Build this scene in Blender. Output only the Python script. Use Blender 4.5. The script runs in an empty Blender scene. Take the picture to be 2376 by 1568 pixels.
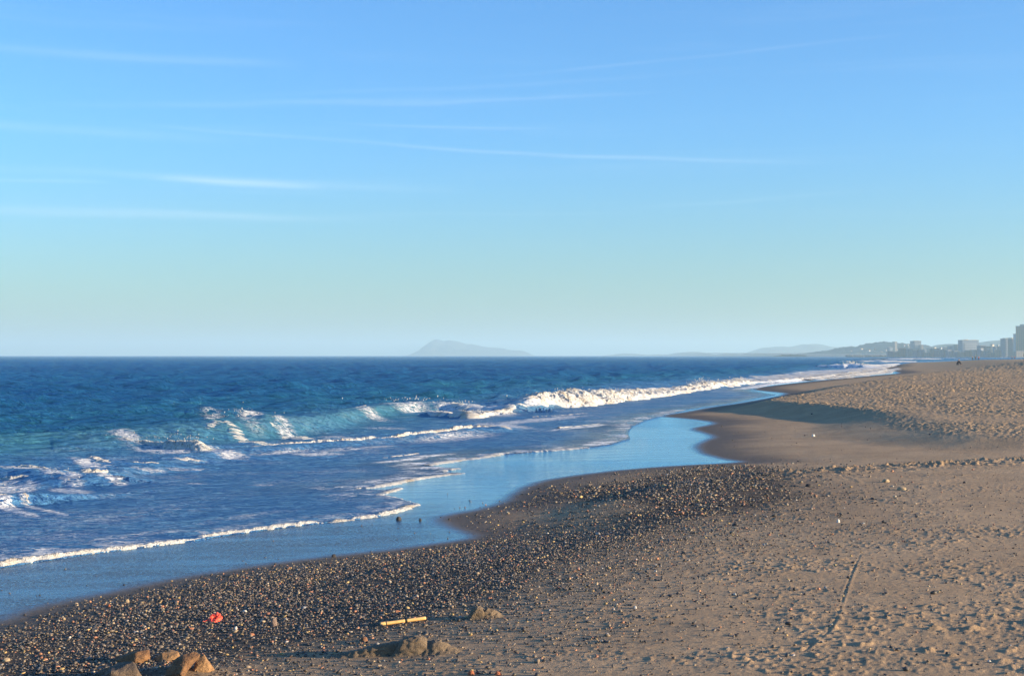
import bpy, bmesh, math, random
import numpy as np
from mathutils import Vector, Matrix, noise as mnoise
R = math.radians
C = bpy.context.scene.collection
SC = bpy.context.scene

# ------------------------------------------------------------------ camera
H = 2.5                      # eye height above the still water
F = 3299.5                   # focal length in units of the photo seen at 2376 px wide
HOR = 824.5                  # horizon row in the same units
cam = bpy.data.cameras.new('camera')
cam.sensor_width = 36.0
cam.lens = 36.0 * F / 2376.0
cam.shift_y = (HOR - 1568 / 2.0) / 2376.0
cam.clip_start = 0.1
cam.clip_end = 60000
camo = bpy.data.objects.new('camera', cam)
C.objects.link(camo)
camo.location = (0, 0, H)
camo.rotation_euler = (R(90), 0, 0)
SC.camera = camo

# ------------------------------------------------------------------ light
SUN_EL, SUN_AZ = R(9.5), R(-13.0)        # azimuth measured from +X, negative = a little behind the camera
sv = Vector((math.cos(SUN_EL) * math.cos(SUN_AZ), math.cos(SUN_EL) * math.sin(SUN_AZ), math.sin(SUN_EL)))
sl = bpy.data.lights.new('sun', 'SUN')
sl.energy = 5.0
sl.angle = R(0.55)
sl.color = (1.0, 0.765, 0.49)
so = bpy.data.objects.new('sun', sl)
C.objects.link(so)
so.rotation_euler = sv.to_track_quat('Z', 'Y').to_euler()
SC.view_settings.view_transform = 'Standard'
SC.view_settings.look = 'None'
SC.view_settings.exposure = 1.47
SC.view_settings.gamma = 1.0
SC.cycles.volume_bounces = 1
SC.cycles.max_bounces = 6


class NT:
    """tiny helper for node trees"""
    def __init__(s, nt):
        s.nt = nt
        s.n = nt.nodes
        s.l = nt.links

    def new(s, t, **kw):
        n = s.n.new(t)
        for k, v in kw.items():
            setattr(n, k, v)
        return n

    def put(s, sock, v):
        if hasattr(v, 'is_linked') or hasattr(v, 'links'):
            s.l.new(v, sock)
        else:
            if isinstance(v, (tuple, list)) and len(v) == 3 and sock.type == 'RGBA':
                v = (*v, 1)
            sock.default_value = v

    def m(s, op, a, b=0.0, c=0.0, clamp=False):
        n = s.n.new('ShaderNodeMath')
        n.operation = op
        n.use_clamp = clamp
        s.put(n.inputs[0], a)
        s.put(n.inputs[1], b)
        if op in ('MULTIPLY_ADD', 'SMOOTH_MAX', 'SMOOTH_MIN'):
            s.put(n.inputs[2], c)
        return n.outputs[0]

    def mix(s, f, a, b, blend='MIX'):
        n = s.n.new('ShaderNodeMix')
        n.data_type = 'RGBA'
        n.blend_type = blend
        s.put(n.inputs[0], f)
        s.put(n.inputs[6], a)
        s.put(n.inputs[7], b)
        return n.outputs[2]

    def ramp(s, f, lo, hi, a=0.0, b=1.0, smooth=True):
        n = s.n.new('ShaderNodeMapRange')
        n.interpolation_type = 'SMOOTHSTEP' if smooth else 'LINEAR'
        s.put(n.inputs[0], f)
        n.inputs[1].default_value = lo
        n.inputs[2].default_value = hi
        n.inputs[3].default_value = a
        n.inputs[4].default_value = b
        return n.outputs[0]

    def noise(s, vec, scale, detail=3.0, rough=0.55, dist=0.0):
        n = s.n.new('ShaderNodeTexNoise')
        if vec is not None:
            s.l.new(vec, n.inputs['Vector'])
        n.inputs['Scale'].default_value = scale
        n.inputs['Detail'].default_value = detail
        n.inputs['Roughness'].default_value = rough
        n.inputs['Distortion'].default_value = dist
        return n.outputs[0]

    def mapping(s, vec, scale=(1, 1, 1), rot=(0, 0, 0), loc=(0, 0, 0)):
        n = s.n.new('ShaderNodeMapping')
        s.l.new(vec, n.inputs[0])
        n.inputs['Scale'].default_value = scale
        n.inputs['Rotation'].default_value = rot
        n.inputs['Location'].default_value = loc
        return n.outputs[0]

    def attr(s, name):
        n = s.n.new('ShaderNodeAttribute')
        n.attribute_name = name
        return n.outputs['Fac'], n.outputs['Color']

    def bump(s, h, dist, strength=1.0, normal=None):
        n = s.n.new('ShaderNodeBump')
        n.inputs['Strength'].default_value = strength
        n.inputs['Distance'].default_value = dist
        s.l.new(h, n.inputs['Height'])
        if normal is not None:
            s.l.new(normal, n.inputs['Normal'])
        return n.outputs[0]


# ------------------------------------------------------------------ sky
world = bpy.data.worlds.new('World')
SC.world = world
world.use_nodes = True
wn = NT(world.node_tree)
bg = world.node_tree.nodes['Background']
sky = wn.new('ShaderNodeTexSky')
sky.sky_type = 'NISHITA'
sky.sun_disc = False
sky.sun_elevation = SUN_EL
sky.sun_rotation = R(90) - SUN_AZ
sky.altitude = 0
sky.air_density = 1.0
sky.dust_density = 0.6
sky.ozone_density = 2.0
tc = wn.new('ShaderNodeTexCoord')
sep = wn.new('ShaderNodeSeparateXYZ')
wn.l.new(tc.outputs['Generated'], sep.inputs[0])
dx, dy, dz = sep.outputs
az = wn.m('ARCTAN2', dx, dy)                                  # 0 = +Y
hyp = wn.m('SQRT', wn.m('ADD', wn.m('MULTIPLY', dx, dx), wn.m('MULTIPLY', dy, dy)))
el = wn.m('ARCTAN2', dz, hyp)
cx = wn.new('ShaderNodeCombineXYZ')
wn.put(cx.inputs[0], wn.m('MULTIPLY', az, 3.0))
wn.put(cx.inputs[1], wn.m('MULTIPLY', el, 60.0))
fib = wn.noise(cx.outputs[0], 1.0, 5.0, 0.6, 0.3)             # long wind-drawn fibres
cx2 = wn.new('ShaderNodeCombineXYZ')
wn.put(cx2.inputs[0], wn.m('MULTIPLY', az, 2.0))
wn.put(cx2.inputs[1], wn.m('MULTIPLY', el, 6.0))
warp = wn.m('MULTIPLY', wn.m('SUBTRACT', wn.noise(cx2.outputs[0], 2.0, 2.0), 0.5), 0.012)
total = None
# (azimuth centre, half length, elevation, tilt, thickness, strength): cirrus streaks
STREAKS = [(-0.27, 0.13, 0.2005, -0.010, 0.0030, 0.22), (-0.02, 0.20, 0.186, 0.055, 0.0016, 0.10),
           (0.12, 0.16, 0.2035, 0.075, 0.0012, 0.14), (-0.16, 0.17, 0.1725, 0.035, 0.0022, 0.17),
           (0.00, 0.12, 0.177, 0.045, 0.0012, 0.12), (-0.32, 0.16, 0.150, -0.03, 0.0032, 0.17),
           (-0.02, 0.24, 0.143, -0.052, 0.0013, 0.26), (-0.19, 0.06, 0.1175, -0.014, 0.0018, 0.34),
           (-0.22, 0.20, 0.1195, -0.020, 0.0026, 0.20), (-0.33, 0.06, 0.1145, 0.0, 0.0012, 0.26),
           (-0.24, 0.18, 0.0955, 0.0, 0.0028, 0.34), (-0.02, 0.12, 0.0985, 0.01, 0.0013, 0.12),
           (0.16, 0.10, 0.1065, 0.045, 0.0014, 0.09), (-0.05, 0.09, 0.1595, -0.01, 0.0010, 0.12)]
for (a0, hl, e0, tilt, w, k) in STREAKS:
    u = wn.m('SUBTRACT', az, a0)
    ev = wn.m('SUBTRACT', wn.m('SUBTRACT', wn.m('ADD', el, warp), e0), wn.m('MULTIPLY', u, tilt))
    g = wn.m('EXPONENT', wn.m('MULTIPLY', wn.m('POWER', wn.m('DIVIDE', ev, w), 2.0), -1.0))
    q = wn.m('SUBTRACT', 1.0, wn.m('POWER', wn.m('DIVIDE', u, hl), 2.0), clamp=True)
    t = wn.m('MULTIPLY', wn.m('MULTIPLY', g, q), k)
    total = t if total is None else wn.m('ADD', total, t)
total = wn.m('MULTIPLY', total, wn.ramp(fib, 0.25, 0.75, 0.25, 1.0))
veil = wn.m('MULTIPLY', wn.ramp(fib, 0.5, 0.8, 0.0, 0.06), wn.ramp(el, 0.05, 0.12))
total = wn.m('MULTIPLY', wn.m('ADD', total, veil), .62, clamp=True)
hsv = wn.new('ShaderNodeHueSaturation')
hsv.inputs['Saturation'].default_value = 1.0
wn.l.new(sky.outputs[0], hsv.inputs['Color'])
tint = wn.mix(wn.ramp(el, 0.0, 0.17), (0.64, .91, 1.17), (0.54, 1.05, 1.66))
skyc = wn.mix(1.0, hsv.outputs[0], tint, 'MULTIPLY')
SKYK = wn.mix(total, skyc, (6.0, 6.6, 7.0))
wn.l.new(SKYK, bg.inputs['Color'])
bg.inputs['Strength'].default_value = 0.070


# ------------------------------------------------------------------ numpy helpers
def h2(ix, iy, seed):
    n = (ix.astype(np.int64) * 374761393 + iy.astype(np.int64) * 668265263 + seed * 974634777) & 0xFFFFFFFF
    n = ((n ^ (n >> 13)) * 1274126177) & 0xFFFFFFFF
    return ((n ^ (n >> 16)) & 0xFFFFFF) / float(0x1000000)


def pn(x, y, seed=0):
    """2-D gradient noise, about -0.7..0.7"""
    x0 = np.floor(x); y0 = np.floor(y)
    fx = x - x0; fy = y - y0
    u = fx * fx * fx * (fx * (fx * 6 - 15) + 10)
    v = fy * fy * fy * (fy * (fy * 6 - 15) + 10)
    def g(ix, iy, dx, dy):
        a = h2(ix, iy, seed) * 2 * np.pi
        return np.cos(a) * dx + np.sin(a) * dy
    a = g(x0, y0, fx, fy); b = g(x0 + 1, y0, fx - 1, fy)
    c = g(x0, y0 + 1, fx, fy - 1); d = g(x0 + 1, y0 + 1, fx - 1, fy - 1)
    return (a + (b - a) * u) + ((c + (d - c) * u) - (a + (b - a) * u)) * v


def fbm(x, y, seed=0, oct=3, gain=0.5):
    s = 0; a = 1.0
    for k in range(oct):
        s = s + a * pn(x * 2 ** k + 13.7 * k, y * 2 ** k - 7.3 * k, seed + k)
        a *= gain
    return s


def cell(x, y, seed=0):
    """distance to nearest jittered cell point"""
    x0 = np.floor(x); y0 = np.floor(y)
    best = np.full(np.shape(x), 9.0)
    bid = np.zeros(np.shape(x))
    for i in (-1, 0, 1):
        for j in (-1, 0, 1):
            px = x0 + i + h2(x0 + i, y0 + j, seed); py = y0 + j + h2(x0 + i, y0 + j, seed + 5)
            d = np.hypot(x - px, y - py)
            c = h2(x0 + i, y0 + j, seed + 9)
            m = d < best
            best = np.where(m, d, best); bid = np.where(m, c, bid)
    return best, bid


def sstep(x, a, b):
    t = np.clip((x - a) / (b - a), 0, 1)
    return t * t * (3 - 2 * t)


def G(u, v, z=0.0):
    """point at height z seen at photo position (u, v)"""
    Y = (H - z) / ((v - HOR) / F)
    return ((u - 1188.0) / F * Y, Y)


def chaikin(P, n=1, closed=False):
    P = np.array(P, float)
    for _ in range(n):
        Q = [P[0]]
        for i in range(len(P) - 1):
            Q.append(P[i] * .75 + P[i + 1] * .25); Q.append(P[i] * .25 + P[i + 1] * .75)
        Q.append(P[-1])
        P = np.array(Q)
    return P


def polydist(x, y, P, attrs=None):
    """distance to a polyline, signed cross value and interpolated attributes"""
    best = np.full(x.shape, 1e18); sg = np.zeros(x.shape); ix = np.zeros(x.shape)
    for i in range(len(P) - 1):
        ax, ay = P[i][0], P[i][1]; bx, by = P[i + 1][0], P[i + 1][1]
        ex, ey = bx - ax, by - ay
        L2 = ex * ex + ey * ey + 1e-12
        t = np.clip(((x - ax) * ex + (y - ay) * ey) / L2, 0, 1)
        d = (x - ax - t * ex) ** 2 + (y - ay - t * ey) ** 2
        m = d < best
        best = np.where(m, d, best)
        sg = np.where(m, (x - ax) * ey - (y - ay) * ex, sg)   # > 0 on the right-hand side of the direction
        ix = np.where(m, i + t, ix)
    d = np.sqrt(best)
    out = [d, np.where(sg > 0, 1.0, -1.0)]
    if attrs is not None:
        n = np.arange(len(P))
        for a in attrs:
            out.append(np.interp(ix, n, a))
    return out


def inpoly(x, y, P):
    c = np.zeros(x.shape, bool)
    n = len(P)
    for i in range(n):
        x1, y1 = P[i][0], P[i][1]; x2, y2 = P[(i + 1) % n][0], P[(i + 1) % n][1]
        if y1 == y2:
            continue
        m = ((y1 > y) != (y2 > y)) & (x < (x2 - x1) * (y - y1) / (y2 - y1) + x1)
        c ^= m
    return c


# ------------------------------------------------------------------ the lie of the beach
WETPX = [(0, 1452), (60, 1432), (110, 1412), (200, 1392), (300, 1372), (400, 1350), (500, 1332), (600, 1317), (700, 1303),
         (800, 1291), (900, 1281), (1000, 1268), (1080, 1257), (1140, 1245), (1090, 1228), (1060, 1214), (1045, 1205), (1060, 1195),
         (1110, 1187), (1160, 1176), (1200, 1162), (1215, 1145), (1250, 1125), (1300, 1111), (1400, 1097), (1500, 1087),
         (1600, 1080), (1690, 1076), (1750, 1071), (1700, 1064), (1655, 1053), (1635, 1040), (1640, 1028), (1675, 1015),
         (1668, 1008), (1630, 998), (1625, 993), (1645, 989), (1675, 983), (1665, 977), (1610, 970), (1540, 965), (1600, 957), (1660, 945),
         (1740, 934), (1850, 913), (1800, 908), (1752, 903), (1790, 896), (1880, 886), (1960, 878), (2040, 871), (2110, 865),
         (2060, 859), (2055, 855), (2085, 849), (2075, 845)]
wet = [(-60, -30), (-20, -6), (-9.5, 5)] + [G(u, v, .22) for u, v in WETPX]
wet = [tuple(p) for p in chaikin(wet, 1)] + [(115, 420), (160, 520), (215, 640), (300, 780), (460, 960), (800, 1250), (2000, 1900), (9000, 2300)]
WET = np.array(wet)
WETPOLY = np.array(wet + [(30000, 30000), (-30000, 30000), (-30000, -30)])
# edge of the raised, trodden back-beach and of the near berm
P2PX = [(2000, 884, 1.2), (1900, 897, 1.2), (1840, 909, 1.2), (1775, 918, 1.1), (1745, 927, 1.0), (1790, 934, 1.0), (1880, 941, 1.0), (1960, 950, 1.1), (2010, 960, 1.6), (2060, 978, 2.4), (2120, 995, 1.6),
        (2180, 1002, 1.2), (2250, 1006, 1.2), (2376, 1010, 1.2), (2700, 1014, .7), (3300, 1020, .7)]
P2 = [(*G(u, v, .72), w) for u, v, w in P2PX]
P2W = np.array([(150, 330, 3.0), (60, 190, 2.0)] + P2 + [(200, 40, 1), (1500, 40, 1), (1500, 1400, 1)])
P1PX = [(1250, 1150), (1330, 1128), (1450, 1108), (1560, 1092), (1680, 1080), (1780, 1074), (1900, 1068), (2050, 1062), (2200, 1055), (2376, 1046), (2700, 1040), (3300, 1036)]
P1 = [G(u, v, .62) for u, v in P1PX]
RUTPX = [(2005, 1270), (1990, 1300), (1970, 1345), (1957, 1385), (1943, 1430), (1928, 1462), (1895, 1490), (1862, 1512)]
HEAPS = []


def base_terrain(x, y):
    d, _ = polydist(x, y, WET)[:2]
    sea = inpoly(x, y, WETPOLY)
    d = np.where(sea, -d, d)
    di = np.maximum(d, 0); ds = np.maximum(-d, 0)
    z = .22 + .24 * (1 - np.exp(-di / 4.0)) + .10 * (1 - np.exp(-di / 30.0)) - .03 * np.minimum(ds, 20) - .02 * np.clip(ds - 20, 0, 120)
    z = z + 1.05 * sstep(di, 4, 26) * sstep(y, 110, 230) * (1 - .45 * sstep(y, 260, 520))
    d2, _, w2 = polydist(x, y, P2W[:, :2], [P2W[:, 2]])
    in2 = inpoly(x, y, P2W)
    d2 = np.where(in2, d2, -d2)
    z = z + (.33 - .09 * sstep(-y, -44, -36)) * sstep(d2 / w2, -1.1, .9) * sstep(di, .2, 2.2)
    d1, s1 = polydist(x, y, P1)[:2]
    d1s = d1 * s1                                  # + = towards the camera
    near = sstep(d1s, -.8, .7) * sstep(di, .1, 2.5) * sstep(x, -2.5, 1.5)
    z = z + .12 * near
    for (hx, hy, rx, ry, hh) in HEAPS:
        z = z + hh * np.exp(-((x - hx) / rx) ** 2 - ((y - hy) / ry) ** 2)
    return z, d, d2, d1s


def ray_ground(u, v, lo=4.0, hi=900.0, n=1500):
    Y = np.geomspace(lo, hi, n)
    X = (u - 1188) / F * Y
    Zr = H - (v - HOR) / F * Y
    T = base_terrain(X, Y)[0]
    k = np.argmax(Zr <= T)
    if k == 0:
        k = n - 1
    f0 = Zr[k - 1] - T[k - 1]; f1 = Zr[k] - T[k]
    t = f0 / (f0 - f1 + 1e-12)
    return float(X[k - 1] + (X[k] - X[k - 1]) * t), float(Y[k - 1] + (Y[k] - Y[k - 1]) * t)


def zt(x, y):
    return float(base_terrain(np.array([float(x)]), np.array([float(y)]))[0][0])


hx, hy = ray_ground(395, 1572)
HEAPS.append((hx, hy, .38, .22, .065))
RUT = chaikin([ray_ground(u, v) for u, v in RUTPX], 2)
TRACK2 = chaikin([ray_ground(u, v) for u, v in [(1925, 1092), (1960, 1106), (1985, 1120)]], 1)


def terrain(x, y):
    z, d, d2, d1s = base_terrain(x, y)
    # trodden sand: overlapping footprints with rims
    patch = sstep(fbm(x / 3.5, y / 6.0, 31, 2), -.45, .15)
    trod = sstep(d2, -.2, .9) * (.35 + .65 * patch)
    crest = np.exp(-((d1s - .45) / 1.0) ** 2) * sstep(x - y * .17, -.5, .8) * (.45 + .55 * sstep(pn(x / 1.2, y / .9, 8), -.2, .3))
    ngr = sstep(x / np.maximum(y, 1), .12, .36) * sstep(-y, -13.5, -8.0)
    streak = np.exp(-((y - 15.4 - .25 * (x - 3)) / .18) ** 2) * sstep(x, 4.0, 5.2) * 0
    m = np.clip(trod + .9 * crest + (.34 * ngr * sstep(fbm(x * 1.1, y * 1.6, 83, 3), -.15, .4)) + streak, 0, 1)
    w1 = x + .12 * pn(x * 2.7, y * 2.7, 3); w2 = y + .12 * pn(x * 2.7, y * 2.7, 4)
    dd, idn = cell(w1 / .24, w2 / .30, 12)
    foot = -(.9 * np.exp(-(dd / .36) ** 2) - .25 * np.exp(-((dd - .52) / .14) ** 2)) * (.2 + 1.1 * idn)
    dd2, id2 = cell(w1 / .12 + 4, w2 / .14, 22)
    foot2 = -np.exp(-(dd2 / .35) ** 2) * (id2 > .35)
    lump = fbm(x * 2.2, y * 2.2, 41, 2)
    grow = .8 + .7 * sstep(y, 30, 90) + .9 * sstep(y, 90, 240)
    crumb = np.maximum(0, fbm(w1 * 7.8, w2 * 4.6, 45, 3, .68) - .02)
    crumb2 = np.abs(fbm(w1 * 9.0, w2 * 5.5, 47, 2, .6))
    z = z + m * (.015 * foot + .009 * foot2 + .014 * lump + (.062 + .03 * sstep(y, 20, 60)) * crumb + .030 * crumb2) * grow
    z = z + crest * (.075 * crumb + .03 * crumb2 + .03 * foot)
    # small wind-blown clods on the flatter sand
    k = np.clip(sstep(d, .5, 4.0) * (.40 + .75 * sstep(x / np.maximum(y, 1), -.05, .25)), 0, 1) * sstep(-y, -30, -16)
    c1 = np.maximum(0, fbm(x * 6.0, y * 7.5, 51, 3) - .27) * (.026 + .030 * sstep(x / np.maximum(y, 1), .16, .34) * sstep(-y, -12, -8.5))
    c2 = np.maximum(0, fbm(x * 15, y * 20, 57, 2) - .20) * .026
    z = z + k * (c1 + c2) * (.15 + 1.3 * sstep(fbm(x * .55, y * .8, 61, 3), -.25, .35))
    z = z + .010 * fbm(x / 1.8, y / 1.8, 71, 2) * sstep(d, 0, 1.5) + .004 * fbm(x * 3.0, y * 3.0, 75, 2) * sstep(d, .2, 1.5)
    # wheel rut
    near = (y < 16) & (x > 1)
    if near.any():
        dr, sr = polydist(x[near], y[near], RUT)[:2]
        r = dr * sr
        add = (-.0040 * np.exp(-(r / .010) ** 2) + .0050 * np.exp(-((r + .019) / .010) ** 2) + .002 * np.exp(-((r - .022) / .011) ** 2)) * sstep(-y[near], -14.6, -13.4) * sstep(y[near], 8.7, 9.4) * (.30 + .45 * sstep(pn(x[near] * 3, y[near] * 3, 9), -.4, .3))
        z[near] += add
    mid = (y > 20) & (y < 40) & (x > 4)
    if mid.any():
        dr, sr = polydist(x[mid], y[mid], TRACK2)[:2]
        z[mid] += -.003 * np.exp(-(dr / .04) ** 2) + .004 * np.exp(-((dr * sr + .09) / .04) ** 2)
    return z, d, m


# ------------------------------------------------------------------ mesh helpers
def tag(o, label=None, cat=None, group=None, kind=None):
    if label: o['label'] = label
    if cat: o['category'] = cat
    if group: o['group'] = group
    if kind: o['kind'] = kind
    return o


def link(o, parent=None):
    C.objects.link(o)
    if parent is not None:
        o.parent = parent
    return o


def np_mesh(name, V, Fq, mat, attrs=None, smooth=True, parent=None):
    """V (n,3), Fq (m,k) all faces of the same size"""
    V = np.ascontiguousarray(V, dtype=np.float32); Fq = np.ascontiguousarray(Fq, dtype=np.int32)
    me = bpy.data.meshes.new(name)
    me.vertices.add(len(V)); me.vertices.foreach_set('co', V.ravel())
    k = Fq.shape[1]
    me.loops.add(Fq.size); me.loops.foreach_set('vertex_index', Fq.ravel())
    me.polygons.add(len(Fq))
    me.polygons.foreach_set('loop_start', np.arange(0, Fq.size, k, dtype=np.int32))
    try:
        me.polygons.foreach_set('loop_total', np.full(len(Fq), k, dtype=np.int32))
    except Exception:
        pass
    me.update(calc_edges=True)
    me.polygons.foreach_set('use_smooth', np.full(len(Fq), smooth, dtype=bool))
    for an, av in (attrs or {}).items():
        av = np.asarray(av, dtype=np.float32)
        if av.ndim == 1:
            a = me.attributes.new(an, 'FLOAT', 'POINT'); a.data.foreach_set('value', av)
        else:
            a = me.attributes.new(an, 'FLOAT_COLOR', 'POINT'); a.data.foreach_set('color', av.ravel())
    me.materials.append(mat)
    o = bpy.data.objects.new(name, me)
    return link(o, parent)


def grid_faces(nr, nc):
    i = np.arange(nr - 1)[:, None] * nc + np.arange(nc - 1)[None, :]
    i = i.ravel()
    return np.stack([i, i + 1, i + nc + 1, i + nc], 1)


def fan(rows, cols):
    Y, A = np.meshgrid(rows, cols, indexing='ij')
    return (A * Y), Y


def mat(name):
    m = bpy.data.materials.new(name)
    m.use_nodes = True
    n = NT(m.node_tree)
    n.p = m.node_tree.nodes['Principled BSDF']
    n.out = m.node_tree.nodes['Material Output']
    return m, n


def plain(name, col, rough=.8, var=.15, scale=30, bump=0.0):
    m, n = mat(name)
    t = n.new('ShaderNodeTexCoord').outputs['Object']
    f = n.noise(t, scale, 4)
    a = tuple(c * (1 - var) for c in col); b = tuple(min(1, c * (1 + var)) for c in col)
    n.l.new(n.mix(n.ramp(f, .3, .7), a, b), n.p.inputs['Base Color'])
    n.p.inputs['Roughness'].default_value = rough
    if bump:
        n.l.new(n.bump(f, bump), n.p.inputs['Normal'])
    return m


# ------------------------------------------------------------------ sand
SAND, n = mat('beach_sand')
geo = n.new('ShaderNodeNewGeometry')
P = geo.outputs['Position']
film = n.attr('film')[0]; damp = n.attr('damp')[0]; pbl = n.attr('bank')[0]; trd = n.attr('trod')[0]; grav = n.attr('grav')[0]
f1 = n.noise(P, 0.9, 4, .6); f2 = n.noise(P, 14, 4, .65); f3 = n.noise(P, 160, 3, .7)
dry = n.mix(n.ramp(f1, .3, .7), (.375, .255, .148), (.465, .322, .190))
dry = n.mix(n.m('MULTIPLY', trd, .5), dry, (.43, .300, .170))
dry = n.mix(n.ramp(f2, .35, .75, 0, .35), dry, (.20, .15, .112))
dry = n.mix(n.ramp(f3, .56, .70, 0, .65), dry, (.09, .068, .05))
dry = n.mix(n.ramp(f3, .20, .34, .30, 0), dry, (.50, .40, .30))
dampc = n.mix(n.ramp(f2, .3, .7), (.118, .088, .064), (.162, .122, .088))
wetc = n.mix(n.ramp(f2, .3, .7), (.040, .040, .050), (.060, .058, .064))
col = n.mix(damp, dry, dampc)
col = n.mix(n.m('MULTIPLY', pbl, n.ramp(f2, .25, .6, .55, .95)), col, (.062, .050, .041))
fe = n.m('ADD', film, n.m('MULTIPLY', n.m('SUBTRACT', n.noise(P, 2.2, 5), .5), .22))
fm = n.m('MULTIPLY', n.ramp(fe, .12, .85), n.m('SUBTRACT', 1.0, n.m('MULTIPLY', n.m('MULTIPLY', grav, n.ramp(n.noise(P, 26, 3, .7), .44, .62)), n.ramp(n.noise(n.mapping(P, (.5, 1.4, 1)), 1.5, 3), .3, .65, .05, .45))))
col = n.mix(fm, col, wetc)
n.l.new(col, n.p.inputs['Base Color'])
rr = n.m('SUBTRACT', .92, n.m('MULTIPLY', damp, .25))
rg = n.m('ADD', n.m('ADD', .07, n.m('MULTIPLY', grav, .20)), n.m('MULTIPLY', n.m('SUBTRACT', 1.0, fm), .35))
rmx = n.new('ShaderNodeMix')
n.l.new(fm, rmx.inputs[0]); n.l.new(rr, rmx.inputs[2]); n.l.new(rg, rmx.inputs[3])
n.l.new(rmx.outputs[0], n.p.inputs['Roughness'])
n.p.inputs['Specular IOR Level'].default_value = .12
mp = n.mapping(P, (1.0, 2.6, 1.0), (0, 0, R(-12)))
rip = n.noise(mp, 5.0, 4, .6)
gr = n.noise(P, 55, 2, .6)
rip2 = n.noise(n.mapping(P, (.35, 1.1, 1.0), (0, 0, R(-10))), 1.6, 3, .5)
hh = n.m('ADD', n.m('MULTIPLY', n.m('SUBTRACT', 1.0, fm), n.m('ADD', n.m('MULTIPLY', f2, .35), n.m('MULTIPLY', f3, .10))),
         n.m('MULTIPLY', fm, n.m('ADD', n.m('MULTIPLY', n.m('ADD', rip, n.m('MULTIPLY', rip2, 2.6)), .26), n.m('MULTIPLY', n.m('MULTIPLY', gr, grav), .30))))
bn = n.bump(hh, .05)
n.l.new(bn, n.p.inputs['Normal'])
gl = n.new('ShaderNodeBsdfGlossy'); gl.inputs['Color'].default_value = (.50, .83, 1.0, 1)
n.l.new(rg, gl.inputs['Roughness']); n.l.new(bn, gl.inputs['Normal'])
fr = n.new('ShaderNodeFresnel'); fr.inputs['IOR'].default_value = 1.38; n.l.new(bn, fr.inputs['Normal'])
ms = n.new('ShaderNodeMixShader')
n.l.new(n.m('MULTIPLY', fr.outputs[0], fm), ms.inputs[0]); n.l.new(n.p.outputs[0], ms.inputs[1]); n.l.new(gl.outputs[0], ms.inputs[2])
n.l.new(ms.outputs[0], n.out.inputs['Surface'])

DENSE = [(-300, 1500), (0, 1480), (100, 1455), (200, 1420), (330, 1385), (450, 1362), (600, 1332), (750, 1312), (900, 1293), (1060, 1270), (1180, 1252), (1290, 1240), (1420, 1225), (1520, 1215), (1560, 1225), (1450, 1262),
         (1330, 1295), (1280, 1335), (1180, 1380), (1060, 1420), (960, 1455), (800, 1490), (700, 1500), (560, 1530), (430, 1580), (-300, 1700)]
UP = [(1190, 1168), (1260, 1142), (1350, 1128), (1450, 1115), (1560, 1094), (1680, 1080), (1780, 1084), (1830, 1110), (1880, 1150), (1800, 1175), (1700, 1195), (1560, 1215), (1440, 1225), (1400, 1200), (1480, 1180), (1440, 1162), (1320, 1162), (1250, 1178)]
rows = np.concatenate([np.linspace(-14, 5.0, 40)[:-1], np.geomspace(5.0, 7.0, 40)[:-1], np.exp(np.arange(math.log(7.0), math.log(150), .0031)),
                       np.geomspace(151, 1000, 150), [1300, 1900, 3200, 6000, 15000]])
cols = np.concatenate([np.linspace(-1.3, -.40, 50)[:-1], np.linspace(-.40, .40, 900), np.linspace(.40, 1.3, 50)[1:]])


def ground_xy(rows):
    X, Y = fan(np.maximum(rows, 5.0), cols)     # in front of 5 m the columns run on parallel
    Yr = np.repeat(rows[:, None], len(cols), 1)
    return X, Yr


X, Y = ground_xy(rows)
nr, nc = X.shape
x = X.ravel(); y = Y.ravel()
z, d, tr = terrain(x, y)
z = np.where(y > 1500, np.minimum(z, -3.0), z)
z = np.where((y > 700) & (d > 0), np.minimum(z, .9), z)
pnz = fbm(x / 1.1, y / 1.1, 90, 3)
filmv = 1 - sstep(d, -.50 - .008 * y, .22 + .002 * y)
dampv = 1 - sstep(d + .35 * pnz, .1, 1.4 + .012 * y)
gravv = np.clip(1 - sstep(x - (-1.2) + .5 * pnz, -1.0, 1.8), 0, 1) * (1 - sstep(y, 17, 25))
bank = np.zeros(x.shape)
for poly in (DENSE, UP):
    Q = np.array([ray_ground(u, v) for u, v in poly])
    nb = (y < 40) & (x > -12) & (x < 12)
    dq = polydist(x[nb], y[nb], np.vstack([Q, Q[:1]]))[0]
    iq = inpoly(x[nb], y[nb], Q)
    b_ = np.where(iq, .55 + .45 * sstep(dq, 0, .4), .50 * np.exp(-dq / .7))
    bank[nb] = np.maximum(bank[nb], b_)
beach = np_mesh('beach', np.stack([x, y, z], 1), grid_faces(nr, nc), SAND,
                {'film': filmv, 'damp': dampv, 'trod': tr, 'grav': gravv, 'bank': bank})
tag(beach, 'grey-brown sandy beach curving away along the sea', kind='structure')

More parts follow.
